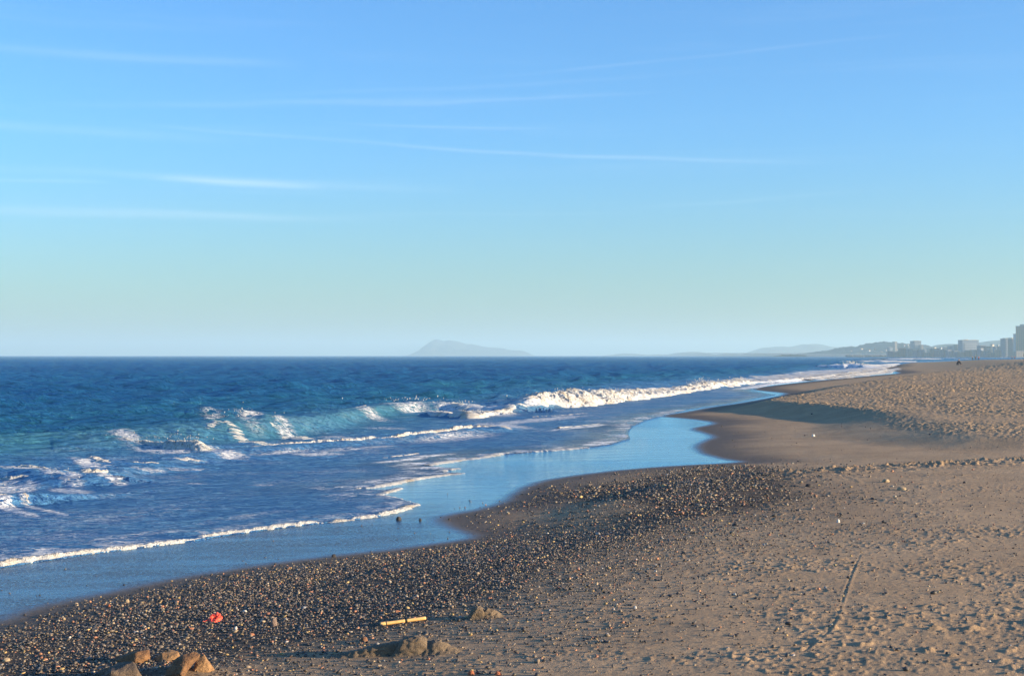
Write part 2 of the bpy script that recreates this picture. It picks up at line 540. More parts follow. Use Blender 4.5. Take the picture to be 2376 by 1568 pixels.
# ------------------------------------------------------------------ sea
SWPX = [(0, 1318), (60, 1308), (130, 1298), (200, 1287), (300, 1274), (400, 1262), (450, 1255), (500, 1246), (600, 1232), (700, 1219), (760, 1212),
        (820, 1206), (880, 1198), (930, 1184), (968, 1170), (930, 1158), (900, 1152), (878, 1150), (905, 1141), (930, 1134), (880, 1137),
        (820, 1134), (870, 1130), (900, 1127), (950, 1115), (1000, 1106), (1078, 1098), (1030, 1096), (1030, 1090), (1060, 1088),
        (1015, 1083), (990, 1080), (1020, 1074), (1090, 1066), (1160, 1055), (1220, 1050), (1290, 1045), (1355, 1040),
        (1420, 1031), (1462, 1018), (1458, 1002), (1470, 988), (1500, 975), (1540, 965), (1600, 950), (1700, 936), (1800, 916), (1742, 904),
        (1790, 893), (1880, 883), (1960, 875), (2040, 866), (2060, 860), (2050, 855), (2080, 848)]
swp = [(-34, -10), (-18, 5)] + [ray_ground(u, v) for u, v in SWPX]
SWLINE = np.array(swp)
SWW = swp + [(150, 520), (205, 645), (290, 790), (450, 970), (790, 1262), (1990, 1912), (9000, 2320)]
SWPOLY = np.array(SWW + [(30000, 30000), (-30000, 30000), (-30000, -10)])

# breakers: crest px position, height, foam
def crest(L):
    out = []
    for (u, v, h) in L:
        X0, Y0 = G(u, v, h)
        out.append((X0, Y0, h))
    return np.array(out)


B1 = crest([(-900, 1032, .35), (-400, 1012, .45), (0, 1001, .40), (120, 996, .42), (240, 989, .50), (360, 977, .58), (460, 965, .66), (560, 955, .70), (640, 957, .62), (720, 962, .48),
            (800, 950, .42), (880, 938, .45), (950, 929, .50), (1040, 934, .40), (1120, 940, .34), (1190, 940, .36), (1240, 924, .52), (1310, 919, .55), (1400, 912, .48),
            (1500, 905, .38), (1580, 900, .34), (1650, 892, .42), (1720, 887, .38), (1760, 886, .32), (1840, 880, .35), (1920, 873, .35), (2000, 862, .35), (2080, 851, .3)])
B2 = crest([(-300, 1085, .12), (0, 1088, .13), (60, 1090, .15), (120, 1098, .20), (210, 1098, .21), (260, 1090, .15), (330, 1078, .12), (400, 1066, .11),
            (520, 1045, .09), (640, 1034, .12), (760, 1026, .14), (900, 1015, .15), (1020, 1004, .18), (1110, 992, .24), (1150, 990, .24), (1200, 994, .10)])
B3 = crest([(240, 1022, .10), (300, 1024, .10), (380, 1028, .13), (450, 1034, .13), (540, 1036, .06), (600, 1030, .06)])
B4 = crest([(930, 962, .05), (1010, 957, .11), (1080, 962, .17), (1150, 955, .15), (1230, 952, .10)])
B5 = crest([(-400, 1150, .18), (0, 1152, .20), (60, 1148, .20), (130, 1152, .14), (240, 1150, .08), (420, 1132, .06), (620, 1118, .04)])
B6 = crest([(1900, 848, .35), (1950, 847, .6), (1975, 843, .9), (1992, 846, .7), (2030, 848, .4), (2070, 848, .2)])
B7 = crest([(1150, 971, .08), (1240, 968, .12), (1370, 962, .12), (1480, 952, .08)])
BREAK = [(B1, 1.0, 2.6), (B2, 1.3, 1.6), (B3, .6, 1.1), (B4, .5, .9), (B5, .5, 1.0), (B6, 2.0, 4.0), (B7, .4, .8)]


def sea_level(x, y, cellsize=None, full=True):
    """height of the water and the masks that go with it"""
    T, d = base_terrain(x, y)[:2]
    dsw = polydist(x, y, np.array(SWW))[0]
    ins = inpoly(x, y, SWPOLY)
    ds = np.where(ins, dsw, -dsw)
    amp = .08 + .92 * sstep(ds, 3, 24)
    if cellsize is None:
        cellsize = np.maximum(.0024 * y, .02)
    w = np.zeros(x.shape)
    rng = np.random.RandomState(5)
    wx = x + .5 * pn(x / 3.1, y / 3.1, 201); wy = y + .5 * pn(x / 3.1, y / 3.1, 202)
    for lam in np.geomspace(.28, 8.0, 44):
        th = R(-62) + rng.normal(0, .55)          # travelling towards the shore
        kx, ky = math.cos(th) * 2 * np.pi / lam, math.sin(th) * 2 * np.pi / lam
        ph = rng.rand() * 6.28
        keep = sstep(lam / cellsize, 2.2, 4.5)
        env = .55 + 1.1 * np.abs(pn(x / (lam * 3.3) + lam * 7, y / (lam * 3.3), int(lam * 100)))
        s = np.sin(kx * wx + ky * wy + ph)
        w = w + (amp ** (lam / (lam + 1.2)) if lam < 2 else amp) * keep * env * (.0150 * lam / (1 + lam / 7.0)) * (1 + .7 * sstep(y, 30, 90)) * (s + .25 * s * s)
    br = np.zeros(x.shape); face = np.zeros(x.shape)
    for (B, wf, wb) in BREAK:
        dd, sg, h = polydist(x, y, B[:, :2], [B[:, 2]])
        s = dd * sg
        if B is B1:
            h = h * (1 - .16 * sstep(-x, -.5, 1.5))
            wf = 1.0 + 3.2 * sstep(-x, 5.5, 12)
            h = h * (1 - .25 * sstep(-x, 6, 12))
        jit = 1 + .22 * pn(x / .9, y / .9, 77) + .12 * pn(x / .3, y / .3, 78)
        prof = np.where(s > 0, np.exp(-(s / (wf * (.25 + h))) ** 2), np.exp(-(s / (wb * (.4 + h))) ** 2))
        br = np.maximum(br, h * prof * jit)
        if B is B1:
            face = sstep(s, -3.0, .4) * (1 - sstep(s, .5, 9.0))
            trough = -.10 * np.exp(-((s - 1.9) / 1.2) ** 2) * sstep(h, .2, .6)
    w = w * (1 - .6 * face * sstep(-y, -90, -60))
    w = w + (br + trough) * sstep(ds, -.2, 1.5)
    thick = np.where(ds > 0, np.minimum(.012 + ds * .012, .06), ds * .5 - .01)
    floor = T + np.maximum(thick, -.15)
    k = .02
    lift = np.log(np.exp(np.clip((w - .0) / k, -40, 40)) + np.exp(np.clip(floor / k, -40, 40))) * k
    Wt = np.where(ds > 0, np.where(T > -.25, lift + 0 * w, w), np.minimum(floor, T - .02))
    # tiny ripples over the sheet
    Wt = Wt + np.where(ds > .3, (.010 * fbm(x * 1.3 + y * .5, y * 2.4, 301, 3) + .012 * fbm(x * .5 + y * .2, y * 1.1, 305, 2)) * sstep(ds, .3, 3), 0)
    return Wt, ds, face, T, br


def blob(x, y, pts):
    """foam left on the water: soft ellipses (u, v, ru, rv, k) seen in the photo, set down on the still water"""
    f = np.zeros(x.shape)
    for (u, v, ru, rv, k, sl) in pts:
        cx, cy = G(u, v, .12)
        rx = ru / F * cy
        ry = abs(G(u, v - rv, .12)[1] - cy) 
        dy = (y - cy) ; dx = (x - cx) - 0.0
        # slope sl: photo slope (dv/du) of the patch
        vv = (H - .12) / np.maximum(y, 1) * F + HOR
        uu = x / np.maximum(y, 1) * F + 1188
        e = ((uu - u) / ru) ** 2 + ((vv - v - sl * (uu - u)) / rv) ** 2
        f = np.maximum(f, k * np.exp(-e))
    return f


FOAMP = [(540, 985, 70, 11, .42, .26), (670, 1000, 55, 8, .40, .26), (600, 968, 60, 6, .42, .1), (505, 972, 40, 6, .36, .1), (780, 1008, 60, 6, .38, .1),
         (850, 962, 70, 5, .4, .12), (940, 950, 70, 6, .5, .05), (1040, 948, 70, 6, .55, .12), (1130, 955, 70, 7, .7, .05), (900, 985, 70, 4, .3, .05),
         (380, 1036, 85, 8, .55, .05), (290, 1022, 40, 6, .5, .1), (525, 1045, 50, 8, .8, .15), (215, 1070, 45, 8, .8, .25), (70, 1085, 70, 8, .8, .05),
         (140, 1105, 45, 8, .8, .2), (20, 1118, 60, 10, .8, .0), (165, 1128, 45, 6, .8, .1), (430, 1080, 55, 4, .55, -.02), (340, 1086, 45, 4, .5, .0),
         (20, 1170, 60, 9, .9, .35), (100, 1175, 60, 5, .6, .3), (255, 1110, 40, 5, .6, .1), (460, 1115, 28, 3, .5, 0), (610, 1122, 40, 3, .35, 0),
         (660, 1040, 90, 4, .45, -.06), (820, 1033, 150, 4, .40, -.07), (1060, 1012, 100, 6, .55, -.07), (1240, 975, 120, 4, .7, -.06), (1170, 985, 60, 5, .8, .1),
         (740, 1045, 60, 4, .6, 0), (930, 1060, 60, 3, .7, -.1), (1000, 1050, 60, 3, .5, -.05), (1340, 992, 70, 3, .6, -.1),
         (60, 1290, 180, 20, .42, -.1), (300, 1245, 180, 12, .30, -.12), (150, 1240, 120, 14, .25, 0), (560, 1205, 160, 9, .26, -.12),
         (1830, 890, 90, 4, .9, -.10), (1960, 874, 100, 6, 1.2, -.14),
         (2040, 862, 50, 5, 1.2, -.10), (1900, 862, 60, 3, .9, -.05), (2020, 855, 45, 3, 1.0, 0), (1760, 900, 60, 3, .7, -.1)]

rows_s = np.concatenate([np.linspace(3.0, 9.5, 16)[:-1], np.exp(np.arange(math.log(9.5), math.log(190), .0024)),
                         np.geomspace(190.5, 1400, 420), np.geomspace(1420, 16000, 60)])
cols_s = np.concatenate([np.linspace(-1.5, -.41, 60)[:-1], np.linspace(-.41, .41, 840), np.linspace(.41, 1.5, 30)[1:]])
X, Y = fan(rows_s, cols_s)
nr, nc = X.shape
x = X.ravel(); y = Y.ravel()
zs, ds, face, T, br = sea_level(x, y)
foamv = blob(x, y, FOAMP) * (ds > 0)
foamv = np.maximum(foamv, 3.0 * sstep(br, .22, .42) * sstep(x, .3, 1.5))
foamv = np.maximum(foamv, .50 * sstep(ds, -.05, .15) * (1 - sstep(ds, .2, 1.5)) * (.6 + .9 * fbm(x * 1.1, y * 1.1, 15, 2)) * (y < 60))
foamv = np.maximum(foamv, .20 * sstep(ds, -.2, .5) * (1 - sstep(ds, 3, 26)) * (.6 + .8 * fbm(x / 2.5, y / 2.5, 14, 2)))
uu = x / y * F + 1188
teal = np.clip(face * 1.0 * (y < 130) + .95 * sstep(-y, -46, -33) * sstep(ds, 8, 17), 0, 1)
teal = np.maximum(teal, .30 * sstep(ds, 8, 14) * (1 - sstep(ds, 16, 34)) * (.7 + .6 * fbm(x / 9, y / 14, 19, 2)))
shal = 1 - sstep(ds, 4, 20)
thin = (1 - sstep(ds + .8 * fbm(x / 2, y / 3, 66, 2), 0, 2.6)) * sstep(y, 20, 34) * (1 - sstep(y, 90, 160))
turb = np.clip(.7 * sstep(br, .12, .35) * (.5 + fbm(x * 1.2, y * 1.2, 6, 2)), 0, 1)

WATER, n = mat('sea_water')
geo = n.new('ShaderNodeNewGeometry')
P = geo.outputs['Position']
fo = n.attr('foam')[0]; te = n.attr('teal')[0]; sh = n.attr('shal')[0]; tu = n.attr('turb')[0]; thn = n.attr('thin')[0]
big = n.noise(P, .02, 3)
deep = n.mix(n.ramp(big, .3, .7), (.009, .070, .165), (.013, .098, .210))
colw = n.mix(te, deep, (.045, .215, .190))
colw = n.mix(sh, colw, (.078, .215, .40))  # shallows: bright sky reflection put into the water's body colour
colw = n.mix(thn, colw, (.045, .042, .048))
colw = n.mix(n.m('MULTIPLY', tu, .2), colw, (.20, .21, .16))
mpf = n.mapping(P, (.75, 1.3, 1.0), (0, 0, R(-15)))
lace = n.noise(mpf, 2.0, 5, .62, 1.0)
lace2 = n.noise(mpf, 7.0, 4, .6, .6)
lc = n.m('ADD', n.m('MULTIPLY', lace, .65), n.m('MULTIPLY', lace2, .35))
lc = n.m('ABSOLUTE', n.m('MULTIPLY', n.m('SUBTRACT', lc, .5), 2.0))       # 0 on the strings of the lace
thr = n.m('SUBTRACT', n.m('MULTIPLY', fo, .24), lc)
fmask = n.ramp(thr, -.04, .05)
fmask = n.m('MULTIPLY', fmask, n.ramp(fo, .05, .35))
foamc = n.mix(n.ramp(lace2, .3, .7), (.62, .66, .70), (.78, .80, .82))
n.l.new(n.mix(fmask, colw, foamc), n.p.inputs['Base Color'])
n.p.inputs['Specular IOR Level'].default_value = 0.0
n.p.inputs['Roughness'].default_value = .8
m1 = n.mapping(P, (.75, 1.9, 1.0), (0, 0, R(-20)))
b1 = n.noise(m1, 2.4, 5, .62, .3)
b2 = n.noise(m1, .95, 4, .6, .3)
b3 = n.noise(m1, 9.0, 3, .6)
calm = n.m('MULTIPLY', n.m('SUBTRACT', 1.0, n.m('MULTIPLY', sh, .10)), n.m('SUBTRACT', 1.0, n.m('MULTIPLY', thn, .85)))
hgt = n.m('ADD', n.m('MULTIPLY', b1, .36), n.m('ADD', n.m('MULTIPLY', b2, .55), n.m('MULTIPLY', b3, .075)))
hgt = n.m('MULTIPLY', hgt, calm)
hgt = n.m('ADD', hgt, n.m('MULTIPLY', fmask, .02))
bn = n.bump(hgt, 1.0, 1.0)
n.l.new(bn, n.p.inputs['Normal'])
gl = n.new('ShaderNodeBsdfGlossy')
n.l.new(n.mix(thn, n.mix(sh, (.38, .72, 1.0), (.66, .88, 1.0)), (.52, .82, 1.0)), gl.inputs['Color'])
gl.inputs['Roughness'].default_value = .05; n.l.new(bn, gl.inputs['Normal'])
fr = n.new('ShaderNodeFresnel'); fr.inputs['IOR'].default_value = 1.33; n.l.new(bn, fr.inputs['Normal'])
ms = n.new('ShaderNodeMixShader')
n.l.new(n.m('MULTIPLY', fr.outputs[0], n.m('SUBTRACT', 1.0, fmask)), ms.inputs[0]); n.l.new(n.p.outputs[0], ms.inputs[1]); n.l.new(gl.outputs[0], ms.inputs[2])
n.l.new(ms.outputs[0], n.out.inputs['Surface'])
sea = np_mesh('sea', np.stack([x, y, zs], 1), grid_faces(nr, nc), WATER,
              {'foam': foamv, 'teal': teal, 'shal': shal, 'turb': turb, 'thin': thin})
tag(sea, 'deep blue sea with small waves running in to the beach', kind='structure')
side = np_mesh('distant_water', np.array([[-40000, -400, -4.5], [40000, -400, -4.5], [40000, 40000, -4.5], [-40000, 40000, -4.5]]), np.array([[0, 1, 2, 3]]), WATER)
bpy.data.objects.remove(side)

# ------------------------------------------------------------------ foam of the breaking waves
FOAM, n = mat('white_foam')
geo = n.new('ShaderNodeNewGeometry'); P = geo.outputs['Position']
fa = n.noise(P, 1.4, 4, .6); fb = n.noise(n.mapping(P, (1, 1, .35)), 9, 6, .75)
c = n.mix(n.ramp(fa, .46, .76), (.66, .66, .64), (.52, .44, .33))
c = n.mix(n.ramp(fb, .5, .8, 0, .6), c, (.30, .33, .33))
n.l.new(c, n.p.inputs['Base Color'])
n.p.inputs['Roughness'].default_value = .85
n.l.new(n.bump(n.m('ADD', fb, n.noise(P, 45, 3, .7)), .05), n.p.inputs['Normal'])
BRINE, n = mat('sandy_foam')
geo = n.new('ShaderNodeNewGeometry'); P = geo.outputs['Position']
fb = n.noise(P, 9, 5, .7)
n.l.new(n.mix(n.ramp(fb, .34, .52), (.24, .28, .24), (.66, .66, .62)), n.p.inputs['Base Color'])
n.l.new(n.ramp(fb, .40, .60, .25, .85), n.p.inputs['Roughness'])
n.l.new(n.bump(n.m('ADD', fb, n.noise(P, 40, 3, .7)), .05), n.p.inputs['Normal'])


def ribbon(name, pts, wb, wf, lumps, label, m, K=22, seed=0, on='sea', step=.8, cat='foam', curl=0.0, ragged=.5, maxn=2600):
    """a ragged, lumpy roll of foam laid along a line; pts = (x, y, height)"""
    P = chaikin(pts, 2)
    L = np.concatenate([[0], np.cumsum(np.hypot(np.diff(P[:, 0]), np.diff(P[:, 1])))])
    ss = [0.0]
    while ss[-1] < L[-1] and len(ss) < maxn:
        yy = float(np.interp(ss[-1], L, P[:, 1]))
        ss.append(ss[-1] + max(.006, yy / 1422 * step))
    ss = np.array(ss)
    px = np.interp(ss, L, P[:, 0]); py = np.interp(ss, L, P[:, 1]); hh = np.interp(ss, L, P[:, 2])
    tx = np.gradient(px); ty = np.gradient(py)
    # smooth tangent
    kk = max(3, len(ss) // 60) | 1
    ker = np.ones(kk) / kk
    tx = np.convolve(np.pad(tx, kk // 2, 'edge'), ker, 'valid'); ty = np.convolve(np.pad(ty, kk // 2, 'edge'), ker, 'valid')
    tl = np.hypot(tx, ty) + 1e-9
    nx, ny = ty / tl, -tx / tl                      # right-hand side = shoreward
    N = len(ss)
    k = np.linspace(0, 1, K)
    ang = np.pi * (1 - k)
    prof = np.sin(ang) ** .75
    off = np.where(k < .5, -(1 - k * 2) * wb, (k * 2 - 1) * wf)
    Hn = hh[:, None]
    hr = Hn / max(hh.max(), 1e-3)
    sizew = .45 + .55 * hr
    S = ss[:, None] + 0 * k[None, :]
    lam = max(hh.max(), .03)
    env = 1 - ragged * sstep(fbm(ss / (lam * 5), ss * 0 + seed, seed, 3), -.05, .55)[:, None]
    OX = off[None, :] * sizew
    OX = OX + curl * prof[None, :] * Hn
    wob = .45 * (wf + wb) * pn(S / (lam * 2.2), OX * 0 + seed * 3.3, seed + 4) * (.4 + .6 * sizew)
    OX = OX + wob
    X = px[:, None] + nx[:, None] * OX; Y = py[:, None] + ny[:, None] * OX
    n1 = .45 - np.abs(fbm(S / (lam * lumps), OX / (lam * lumps) + 9, seed + 1, 2, .6)) * 1.3 + .35 * fbm(S / (lam * 3.5), OX * 0, seed + 7, 2)
    n2 = .3 - np.abs(fbm(S / (lam * .36), OX / (lam * .5), seed + 2, 4, .68))
    Z = Hn * env * prof[None, :] * (.90 + .36 * n1 + .55 * n2)
    X = X + .30 * Hn * pn(S / (lam * .8), k[None, :] * 6, seed + 6) * nx[:, None] 
    flatx, flaty = X.ravel(), Y.ravel()
    if on == 'sea':
        b = sea_level(flatx, flaty)
        base = b[0] - np.minimum(b[4] * .62, .5 * (Hn * (1 + 0 * OX)).ravel())
    else:
        base = base_terrain(flatx, flaty)[0]
    sink = (.006 + .22 * (Hn * (1 + 0 * OX)).ravel() + .05 * (1 - (env * prof[None, :] ** .3).ravel())) if on == 'sea' else .010
    z = base + Z.ravel() - sink
    V = np.stack([flatx, flaty, z], 1)
    o = np_mesh(name, V, grid_faces(N, K), m)
    tag(o, label, cat, kind='stuff')
    return o


def base_px(L, z=0.0):
    return [(*G(u, v, z), h) for u, v, h in L]


ribbon('breaker_foam', base_px([(1150, 948, .10), (1190, 951, .22), (1225, 951, .40), (1265, 949, .58), (1310, 945, .64), (1360, 939, .58), (1420, 932, .54), (1480, 925, .42),
                                (1540, 918, .32), (1580, 913, .32), (1625, 907, .52), (1650, 904, .42), (1685, 901, .32), (1715, 897, .48), (1745, 894, .28), (1800, 890, .2), (1850, 886, .2)]),
       1.4, 1.25, 1.3, 'tall white foaming crest of the main breaking wave', FOAM, 64, 3, curl=.35, ragged=.22, step=.6, maxn=4000)
ribbon('breaker_foam', base_px([(1840, 887, .2), (1880, 884, .26), (1930, 879, .30), (1970, 874, .32), (2010, 868, .30), (2045, 862, .25), (2075, 856, .15), (2090, 851, .1)]),
       9.0, 2.0, 1.6, 'wide band of white surf rolling in where the beach narrows', FOAM, 40, 5, ragged=.35)
ribbon('breaker_foam', base_px([(1925, 851, .1), (1950, 852, .55), (1968, 852.5, .95), (1980, 852.5, .9), (1995, 852.5, .65), (2020, 852, .5), (2050, 850, .35), (2075, 847, .2)]),
       5, 2.5, 1.4, 'far peaked white breaker behind the wide band of surf', FOAM, 24, 7, ragged=.3)
ribbon('breaker_foam', base_px([(2008, 840, .1), (2025, 840.6, .5), (2050, 840.2, .6), (2080, 839.4, .5), (2100, 838.6, .1)]),
       14, 5, 2.0, 'small white breaker just this side of the farthest spit', FOAM, 20, 8, ragged=.4)
ribbon('breaker_foam', base_px([(2086, 833.6, .1), (2100, 834, .7), (2125, 833.6, .8), (2143, 833.2, .5), (2152, 833, .1)]),
       26, 10, 2.0, 'long thin white breaker far out beyond the spit', FOAM, 20, 9, ragged=.3)
for i, (u, v, w, hh, lb) in enumerate([(2176, 829.6, 5, .8, 'tiny white cap in the bay below the domed hill'), (2206, 830.8, 6, .8, 'tiny white cap in the bay left of the walkers'),
                                       (2238, 833.6, 15, .35, 'thin white line of surf just left of the walkers'), (2325, 826.9, 50, 1.0, 'pale line of surf along the town beach'),
                                       (2326, 829.6, 7, .4, 'speck of surf in the bay right of the walkers')]):
    ribbon('distant_surf', base_px([(u - w, v, .05), (u - w * .5, v, hh), (u + w * .4, v, hh * .9), (u + w, v, .05)]), 20, 10, 3.0, lb, FOAM, 12, 20 + i, ragged=.5)
ribbon('wave_foam', base_px([(985, 963, .05), (1010, 964, .16), (1040, 966, .2), (1070, 970, .24), (1092, 974, .30), (1112, 969, .22), (1150, 963, .20), (1190, 960, .2), (1218, 957, .08)]),
       .9, .35, 1.3, 'low roll of foam spilling left of the main breaker', FOAM, 26, 31, ragged=.3)
ribbon('wave_foam', base_px([(560, 1045, .04), (620, 1041, .09), (700, 1038, .13), (792, 1035, .17), (900, 1027, .18), (1000, 1018, .20), (1080, 1010, .22), (1140, 1004, .20), (1172, 1001, .16), (1190, 1000, .04)]),
       .34, .16, 1.2, 'long low roll of foam crossing the middle of the shallows', FOAM, 24, 33, ragged=.25)
ribbon('wave_foam', base_px([(1085, 997, .03), (1110, 992, .12), (1135, 992, .14), (1160, 997, .12), (1180, 1001, .03)], .08),
       .6, .3, 1.2, 'foam peak at the right tip of the long roll', FOAM, 22, 34, ragged=.3)
ribbon('wave_foam', base_px([(283, 1034, .04), (310, 1036, .14), (350, 1038, .20), (385, 1041, .20), (420, 1044, .23), (455, 1047, .23), (478, 1048, .14), (492, 1048, .03)]),
       .45, .25, 1.0, 'tumbling sandy foam in front of the green wave', BRINE, 28, 35, ragged=.45)
ribbon('wave_foam', base_px([(480, 985, .02), (510, 978, .05), (545, 983, .06), (580, 992, .06), (620, 1002, .03)], .45),
       .5, .3, .9, 'thin spray foam on the highest part of the green wave', BRINE, 20, 36, ragged=.75)
ribbon('wave_foam', base_px([(630, 992, .02), (660, 994, .05), (690, 1001, .06), (730, 1004, .02)], .2),
       .4, .3, .9, 'streak of foam sliding down the right end of the green wave', BRINE, 20, 37, ragged=.6)
ribbon('wave_foam', base_px([(820, 951, .03), (880, 946, .10), (950, 941, .13), (1010, 943, .12), (1060, 948, .12), (1120, 954, .14), (1170, 955, .10), (1200, 955, .04)], .15),
       .7, .4, 1.0, 'broken sandy foam on the small crest left of the main breaker', BRINE, 22, 38, ragged=.6)
ribbon('wave_foam', base_px([(165, 1112, .03), (182, 1118, .14), (205, 1120, .19), (228, 1120, .18), (243, 1118, .12), (252, 1116, .03)]),
       .25, .14, 1.0, 'rounded lump of foam breaking near the left edge', FOAM, 26, 41, ragged=.2)
ribbon('wave_foam', base_px([(105, 1098, .03), (122, 1103, .10), (145, 1106, .12), (162, 1106, .08), (170, 1106, .02)]),
       .25, .14, 1.0, 'small foam lump just left of the rounded one', FOAM, 22, 42, ragged=.4)
ribbon('wave_foam', base_px([(20, 1079, .02), (45, 1082, .10), (70, 1082, .11), (100, 1084, .08), (120, 1085, .02)], .08),
       .25, .15, 1.0, 'broken crest of foam farthest left behind the foam lumps', BRINE, 22, 43, ragged=.6)
ribbon('wave_foam', base_px([(0, 1117, .06), (25, 1118, .12), (50, 1118, .09), (70, 1117, .02)]),
       .25, .15, 1.0, 'sandy foam hump at the left picture edge', BRINE, 22, 44, ragged=.5)
ribbon('wave_foam', base_px([(200, 1062, .02), (215, 1062, .07), (235, 1065, .06), (262, 1069, .02)], .08),
       .2, .12, 1.0, 'small curling wisp of foam below the green wave at left', FOAM, 20, 45, ragged=.5)
ribbon('wave_foam', base_px([(294, 1087, .02), (310, 1088, .055), (335, 1088, .06), (360, 1087, .06), (370, 1086, .02)]),
       .14, .09, 1.0, 'short straight foam roll right of the rounded lump', FOAM, 20, 46, ragged=.2)
ribbon('wave_foam', base_px([(395, 1076, .02), (415, 1076, .05), (435, 1075, .09), (455, 1074, .05), (485, 1073, .02)]),
       .3, .2, 2.0, 'smooth pale foam hump beside the short straight roll', FOAM, 20, 47, ragged=.2)
ribbon('wave_foam', base_px([(-30, 1160, .08), (0, 1160, .09), (15, 1158, .08), (40, 1168, .05), (66, 1180, .02)]),
       .2, .14, 1.0, 'streak of foam on the little wave lowest at the left edge', FOAM, 20, 48, ragged=.4)
ribbon('wave_foam', base_px([(885, 1065, .01), (915, 1062, .03), (945, 1060, .04), (972, 1056, .02)]),
       .10, .07, 1.0, 'thin foam line in the shallows below the long roll', FOAM, 16, 49, ragged=.5)
ribbon('wave_foam', base_px([(1228, 976, .02), (1260, 974, .05), (1300, 973, .06), (1340, 970, .07), (1368, 967, .03)]),
       .25, .15, 1.0, 'broken foam line in the shallows under the main breaker', FOAM, 16, 50, ragged=.5)
ribbon('wave_foam', base_px([(1295, 998, .05), (1306, 997, .06), (1320, 995, .03), (1392, 988, .02)], .05),
       .12, .10, 1.0, 'faint foam thread between the breaker and the wet sand', FOAM, 14, 51, ragged=.3)

# the bead of foam along the front of the last swash, each stretch its own line
SWF = FOAM
def swash(pts, label, seed, h=.022, wb=.10, wf=.05):
    h *= 1.8; wb *= 1.9; wf *= 1.6
    P = [(*ray_ground(u, v), h * k) for u, v, k in pts]
    return ribbon('swash_foam', P, wb, wf, 1.6, label, FOAM, 16, seed, on='land', ragged=.5, cat='foam line', maxn=3500)


swash([(-300, 1352, 1.3), (0, 1314, 1.4), (60, 1304, 1.3), (130, 1294, 1.2), (200, 1284, 1.1), (300, 1272, 1.0), (400, 1260, 1), (465, 1250, .4), (480, 1246, 1), (600, 1230, 1), (700, 1217, 1.0), (748, 1211, .9), (755, 1211, .3)],
      'long white foam edge of the swash running in from the lower left', 61, .030)
swash([(758, 1212, .4), (770, 1210, 1), (820, 1205, 1), (880, 1197, 1.3), (930, 1184, 1.3), (968, 1170, .7)], 'foam edge running up to the sharp point nearest the pebbles', 62)
swash([(968, 1170, .5), (940, 1162, .5), (915, 1155, .6), (885, 1150, .9), (878, 1148, .8), (905, 1141, 1.1), (930, 1133, .9), (920, 1132, .4)], 'hooked foam edge between two swash points', 63, .018, .08, .05)
swash([(818, 1134, .5), (860, 1132, .9), (900, 1126, 1.2), (930, 1119, 1), (960, 1113, 1.1), (1010, 1105, .9), (1078, 1098, .5)], 'slanting foam edge in the middle of the swash', 64, .022, .14, .07)
swash([(1030, 1096, .5), (1032, 1091, .9), (1045, 1090, 1), (1062, 1087, .7)], 'short foam fleck between the two upper swash edges', 65, .018, .12, .06)
swash([(988, 1080, .6), (1015, 1076, 1.1), (1050, 1070, .9), (1090, 1066, .7), (1140, 1058, 1), (1165, 1053, 1.1), (1180, 1051, .5), (1240, 1048, .8), (1300, 1044, 1), (1360, 1039, .6)],
      'upper foam edge where the swash meets the mirror-wet sand', 66, .024, .18, .1)

# spray thrown up over the breakers
rng = np.random.RandomState(11)
ico = bmesh.new(); bmesh.ops.create_icosphere(ico, subdivisions=1, radius=1)
IV = np.array([v.co[:] for v in ico.verts]); IF = np.array([[v.index for v in f.verts] for f in ico.faces]); ico.free()
def spray(spots, label):
    Vs = []; Fs = []; k = 0
    for (u, v, hgt, du, count) in spots:
        X0, Y0 = G(u, v, 0)
        for _ in range(count):
            a = rng.normal(0, du / F * Y0)
            zz = hgt * (.75 + .42 * abs(rng.normal(0, .5)))
            r = (.22 + .9 * rng.rand() ** 4) * Y0 / 1422 * .5
            c = np.array([X0 + a, Y0 + rng.normal(0, .5), zz])
            Vs.append(IV * r * np.array([1, 1, 1 + rng.rand()]) + c); Fs.append(IF + k); k += len(IV)
    o = np_mesh('spray', np.concatenate(Vs), np.concatenate(Fs), FOAM)
    tag(o, label, 'spray', kind='stuff')
spray([(1230, 948, .55, 14, 200), (1310, 944, .72, 26, 360), (1390, 935, .66, 34, 380), (1480, 925, .52, 30, 260), (1625, 907, .70, 14, 280), (1655, 904, .62, 14, 200), (1712, 898, .66, 12, 260), (1760, 893, .4, 20, 120)],
      'white droplets flying off the main breaking wave')
spray([(1972, 852.5, 1.1, 8, 120), (1995, 852, .8, 8, 70)], 'white droplets over the far peaked breaker')
spray([(540, 1002, .62, 30, 70), (570, 1000, .72, 8, 50), (620, 1002, .55, 25, 40)], 'droplets tossed from the top of the green wave')
spray([(380, 1040, .36, 40, 90), (450, 1045, .33, 14, 60), (210, 1120, .2, 18, 60), (130, 1105, .15, 14, 30), (940, 945, .45, 40, 90), (1060, 950, .42, 40, 90)], 'droplets over the small foaming waves')

# ------------------------------------------------------------------ pebbles
def peb_mat(name, rough):
    m, n = mat(name)
    cc = n.attr('pcol')[1]
    t = n.new('ShaderNodeNewGeometry').outputs['Position']
    f = n.noise(t, 120, 3, .6)
    n.l.new(n.mix(n.ramp(f, .3, .7), n.mix(1.0, cc, (.72, .72, .72), 'MULTIPLY'), cc), n.p.inputs['Base Color'])
    n.p.inputs['Roughness'].default_value = rough
    return m


PEB = peb_mat('pebble_stone', .55)
bm = bmesh.new(); bmesh.ops.create_icosphere(bm, subdivisions=1, radius=1)
PV = np.array([v.co[:] for v in bm.verts]); bm.free()
oc = bmesh.new()
